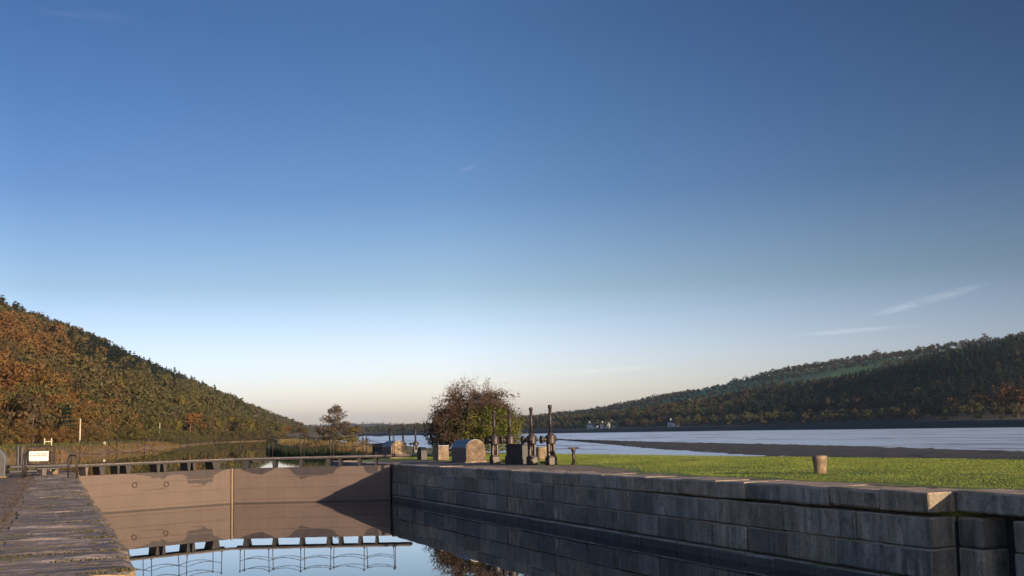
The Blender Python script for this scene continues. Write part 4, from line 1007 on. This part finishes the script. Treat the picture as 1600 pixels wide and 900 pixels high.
# small trees and shrubs on the spit
def place_single(px, py, z, kind, col, h, wd_, label, name, cat, n=700, seed=60):
    r_ = make_tree(kind, col, seed, n, label, None, name); r_['category'] = cat; r_.location = at(px, py, z); r_.scale = (wd_, wd_, h); return r_
place_single(524, 699, .1, 'tall', 'bare', 4.7, 3.9, 'small upright half bare tree on the spit between canal and estuary', 'willow_tree', 'tree', 2600, 61); place_single(425, 699, -.1, 'bush', 'olive', 1.5, 2.6, 'low olive shrub at the very tip of the reed spit', 'low_shrub', 'shrub', 700, 67)
place_single(509, 701, .1, 'bush', 'brown', 3.3, 4.4, 'low brown shrub at the left foot of the small upright tree', 'low_shrub', 'shrub', 1500, 62)
place_single(529, 703, .1, 'bush', 'bare', 3.5, 4.4, 'grey brown shrub directly below the small upright tree', 'low_shrub', 'shrub', 1500, 63)
place_single(552, 706, .0, 'bush', 'yellow', 2.1, 3.2, 'rounded yellow green shrub at the right end of the spit bushes', 'low_shrub', 'shrub', 1500, 64)
place_single(478, 697, .2, 'bush', 'olive', 1.5, 4.4, 'low olive shrub among the reeds at the left end of the spit', 'low_shrub', 'shrub', 900, 65)
P = bank_pt(382, 3); r_ = make_tree('bush', 'orange', 66, 500, 'low orange shrub on the far bank behind the middle of the gates', None, 'low_shrub'); r_['category'] = 'shrub'; r_.location = P+Vector((0, 0, -.3)); r_.scale = (7.5, 7.5, 2.6)

def blades(name, pts, hts, cols, width, seed, label, cat, lean=.35):
    g = np.random.RandomState(seed); n = len(pts); a = g.uniform(0, 6.283, n); d = np.stack([np.cos(a), np.sin(a), np.zeros(n)], 1)
    l = g.randn(n, 3)*lean*hts[:, None]; l[:, 2] = hts; w_ = d*width*g.uniform(.6, 1.3, (n, 1))
    V = np.stack([pts-w_, pts+w_, pts+w_*.35+l, pts-w_*.35+l], 1).reshape(-1, 3)
    o = leaf_obj(name, V, np.repeat(cols, 4, 0), M['leaf']); return tag(o, label, cat, None, 'stuff')
g = np.random.RandomState(9)
# reeds on the spit's canal side
st_u = np.array([76, 84, 94, 115, 129, 165, 230]); st_l = np.array([17.5, 20.5, 18.6, 21.0, 23.2, 30, 43])
n = 15000; u = g.uniform(80, 150, n)**1.0; v = np.interp(u, st_u, st_l)+g.uniform(-1.2, 2.6, n)
hh = g.uniform(.7, 1.45, n)*np.clip((u-78)/8, .3, 1); fr = v-np.interp(u, st_u, st_l); hh = hh*np.where(fr < .4, .6, 1); C = np.where((fr > .3+g.randn(n)*.35)[:, None], np.array((.27, .185, .075)), np.array((.040, .055, .022)))*g.uniform(.6, 1.25, (n, 1))
blades('reed_bed', np.stack([v, u, np.full(n, -.4)], 1), hh, C, .02, 3, 'tawny reed bed along the canal edge of the spit', 'reeds', .14)
# lawn blades
n = 300000; u = 12+60*g.rand(n)**1.25; v = 16.9+12.2*g.rand(n); keep = ~((v < 17.2+2.0*np.clip((u-30)/8, 0, 1)+.25*np.sin(u*1.3)) & (g.rand(n) > .06)) & ~((abs(v-19.6) < .95) & (abs(u-14.6) < 1.3))
u, v = u[keep], v[keep]; n = len(u); z = np.array([gz(a, b)-.01 for a, b in zip(u, v)])
tone = .5+.5*np.sin(u*.9+np.sin(v*.7)*2)*np.sin(v*.33+1)
C = (np.array((.160, .215, .034))*(1-tone[:, None])+np.array((.235, .275, .052))*tone[:, None])*g.uniform(.65, 1.3, (n, 1)); dry = g.rand(n) < .08; C[dry] = np.array((.28, .22, .07))
blades('grass', np.stack([v, u, z], 1), g.uniform(.010, .028, n), C, .0075, 4, 'short bright green grass of the lawn beside the lock', 'grass', .5)
# tufts and fallen leaves on the left quay
n = 5000; u = 5+52*g.rand(n)**1.5; v = -1.72-2.6*g.rand(n)**1.6; P = np.stack([v, u, np.full(n, .01)], 1); P[:, 2] += g.uniform(0, .015, n)
a = g.uniform(0, 6.283, n); s_ = g.uniform(.012, .032, n)[:, None]; ex = np.stack([np.cos(a), np.sin(a), g.uniform(-.3, .3, n)], 1)*s_; ey = np.stack([-np.sin(a), np.cos(a), g.uniform(-.3, .3, n)], 1)*s_*.7
C = np.array([(.26, .12, .045), (.20, .13, .06), (.34, .23, .10), (.13, .08, .05)])[g.randint(0, 4, n)]
o = leaf_obj('fallen_leaves', np.stack([P-ex-ey, P+ex-ey, P+ex+ey, P-ex+ey], 1).reshape(-1, 3), np.repeat(C, 4, 0), M['leaf']); tag(o, 'brown fallen leaves strewn over the soil of the left quay', 'leaves', None, 'stuff')
n = 7200; u = 13.4+44*g.rand(n); lane = g.rand(n); jn = g.rand(n) < .6; u[jn] = np.array(JOINTS)[g.randint(0, len(JOINTS), jn.sum())]+g.randn(jn.sum())*.025; lane[jn] = .9; v = np.where(lane < .25, -1.55+g.randn(n)*.10, np.where(lane < .8, -.12-.35*g.rand(n)**2, -1.6*g.rand(n)))
j = g.rand(n) < .55; C = np.where(g.rand(n, 1) < .6, np.array((.11, .10, .032)), np.array((.16, .125, .055)))*g.uniform(.6, 1.2, (n, 1)); clump = np.sin(u*2.1)+np.sin(u*5.3+v*3) > -.1; u, v, C = u[clump], v[clump], C[clump]
blades('moss_tufts', np.stack([v, u, np.full(len(u), -.015)], 1), g.uniform(.012, .04, len(u)), C, .012, 12, 'dry moss and grass tufts in the joints of the left quay slabs', 'moss', .8)
# verge grass on far left bank
n = 7000; s = 100+150*g.rand(n); t = .4+8*g.rand(n)**1.5; w = bank_w(s)+t; x, y = valley(s, w); z = zleft(s, w)-.03
C = np.where((t < 2.2)[:, None]*(g.rand(n, 1) < .6), np.array((.22, .125, .045)), np.array((.10, .10, .028)))*g.uniform(.55, 1.25, (n, 1))
blades('verge_grass', np.stack([x, y, z], 1), g.uniform(.12, .5, n), C, .05, 13, 'rough tawny grass on the far left bank of the canal', 'grass', .35)

# ------------------------------------------------------------------ the air of the valley
hz = MB(); hz.box((1000, 4000, 80), (16400, 11400, 173)); ho = hz.build('haze', M['white']); ho['kind'] = 'stuff'
hm = bpy.data.materials.new('valley_air'); hm.use_nodes = True; n_ = hm.node_tree.nodes; n_.remove(n_['Principled BSDF'])
pv = n_.new('ShaderNodeVolumePrincipled'); pv.inputs['Color'].default_value = (.55, .76, 1.0, 1); pv.inputs['Density'].default_value = HAZE; pv.inputs['Anisotropy'].default_value = .35
hm.node_tree.links.new(pv.outputs[0], n_['Material Output'].inputs['Volume']); ho.data.materials[0] = hm
tag(ho, 'thin bluish autumn haze filling the valley', 'haze')
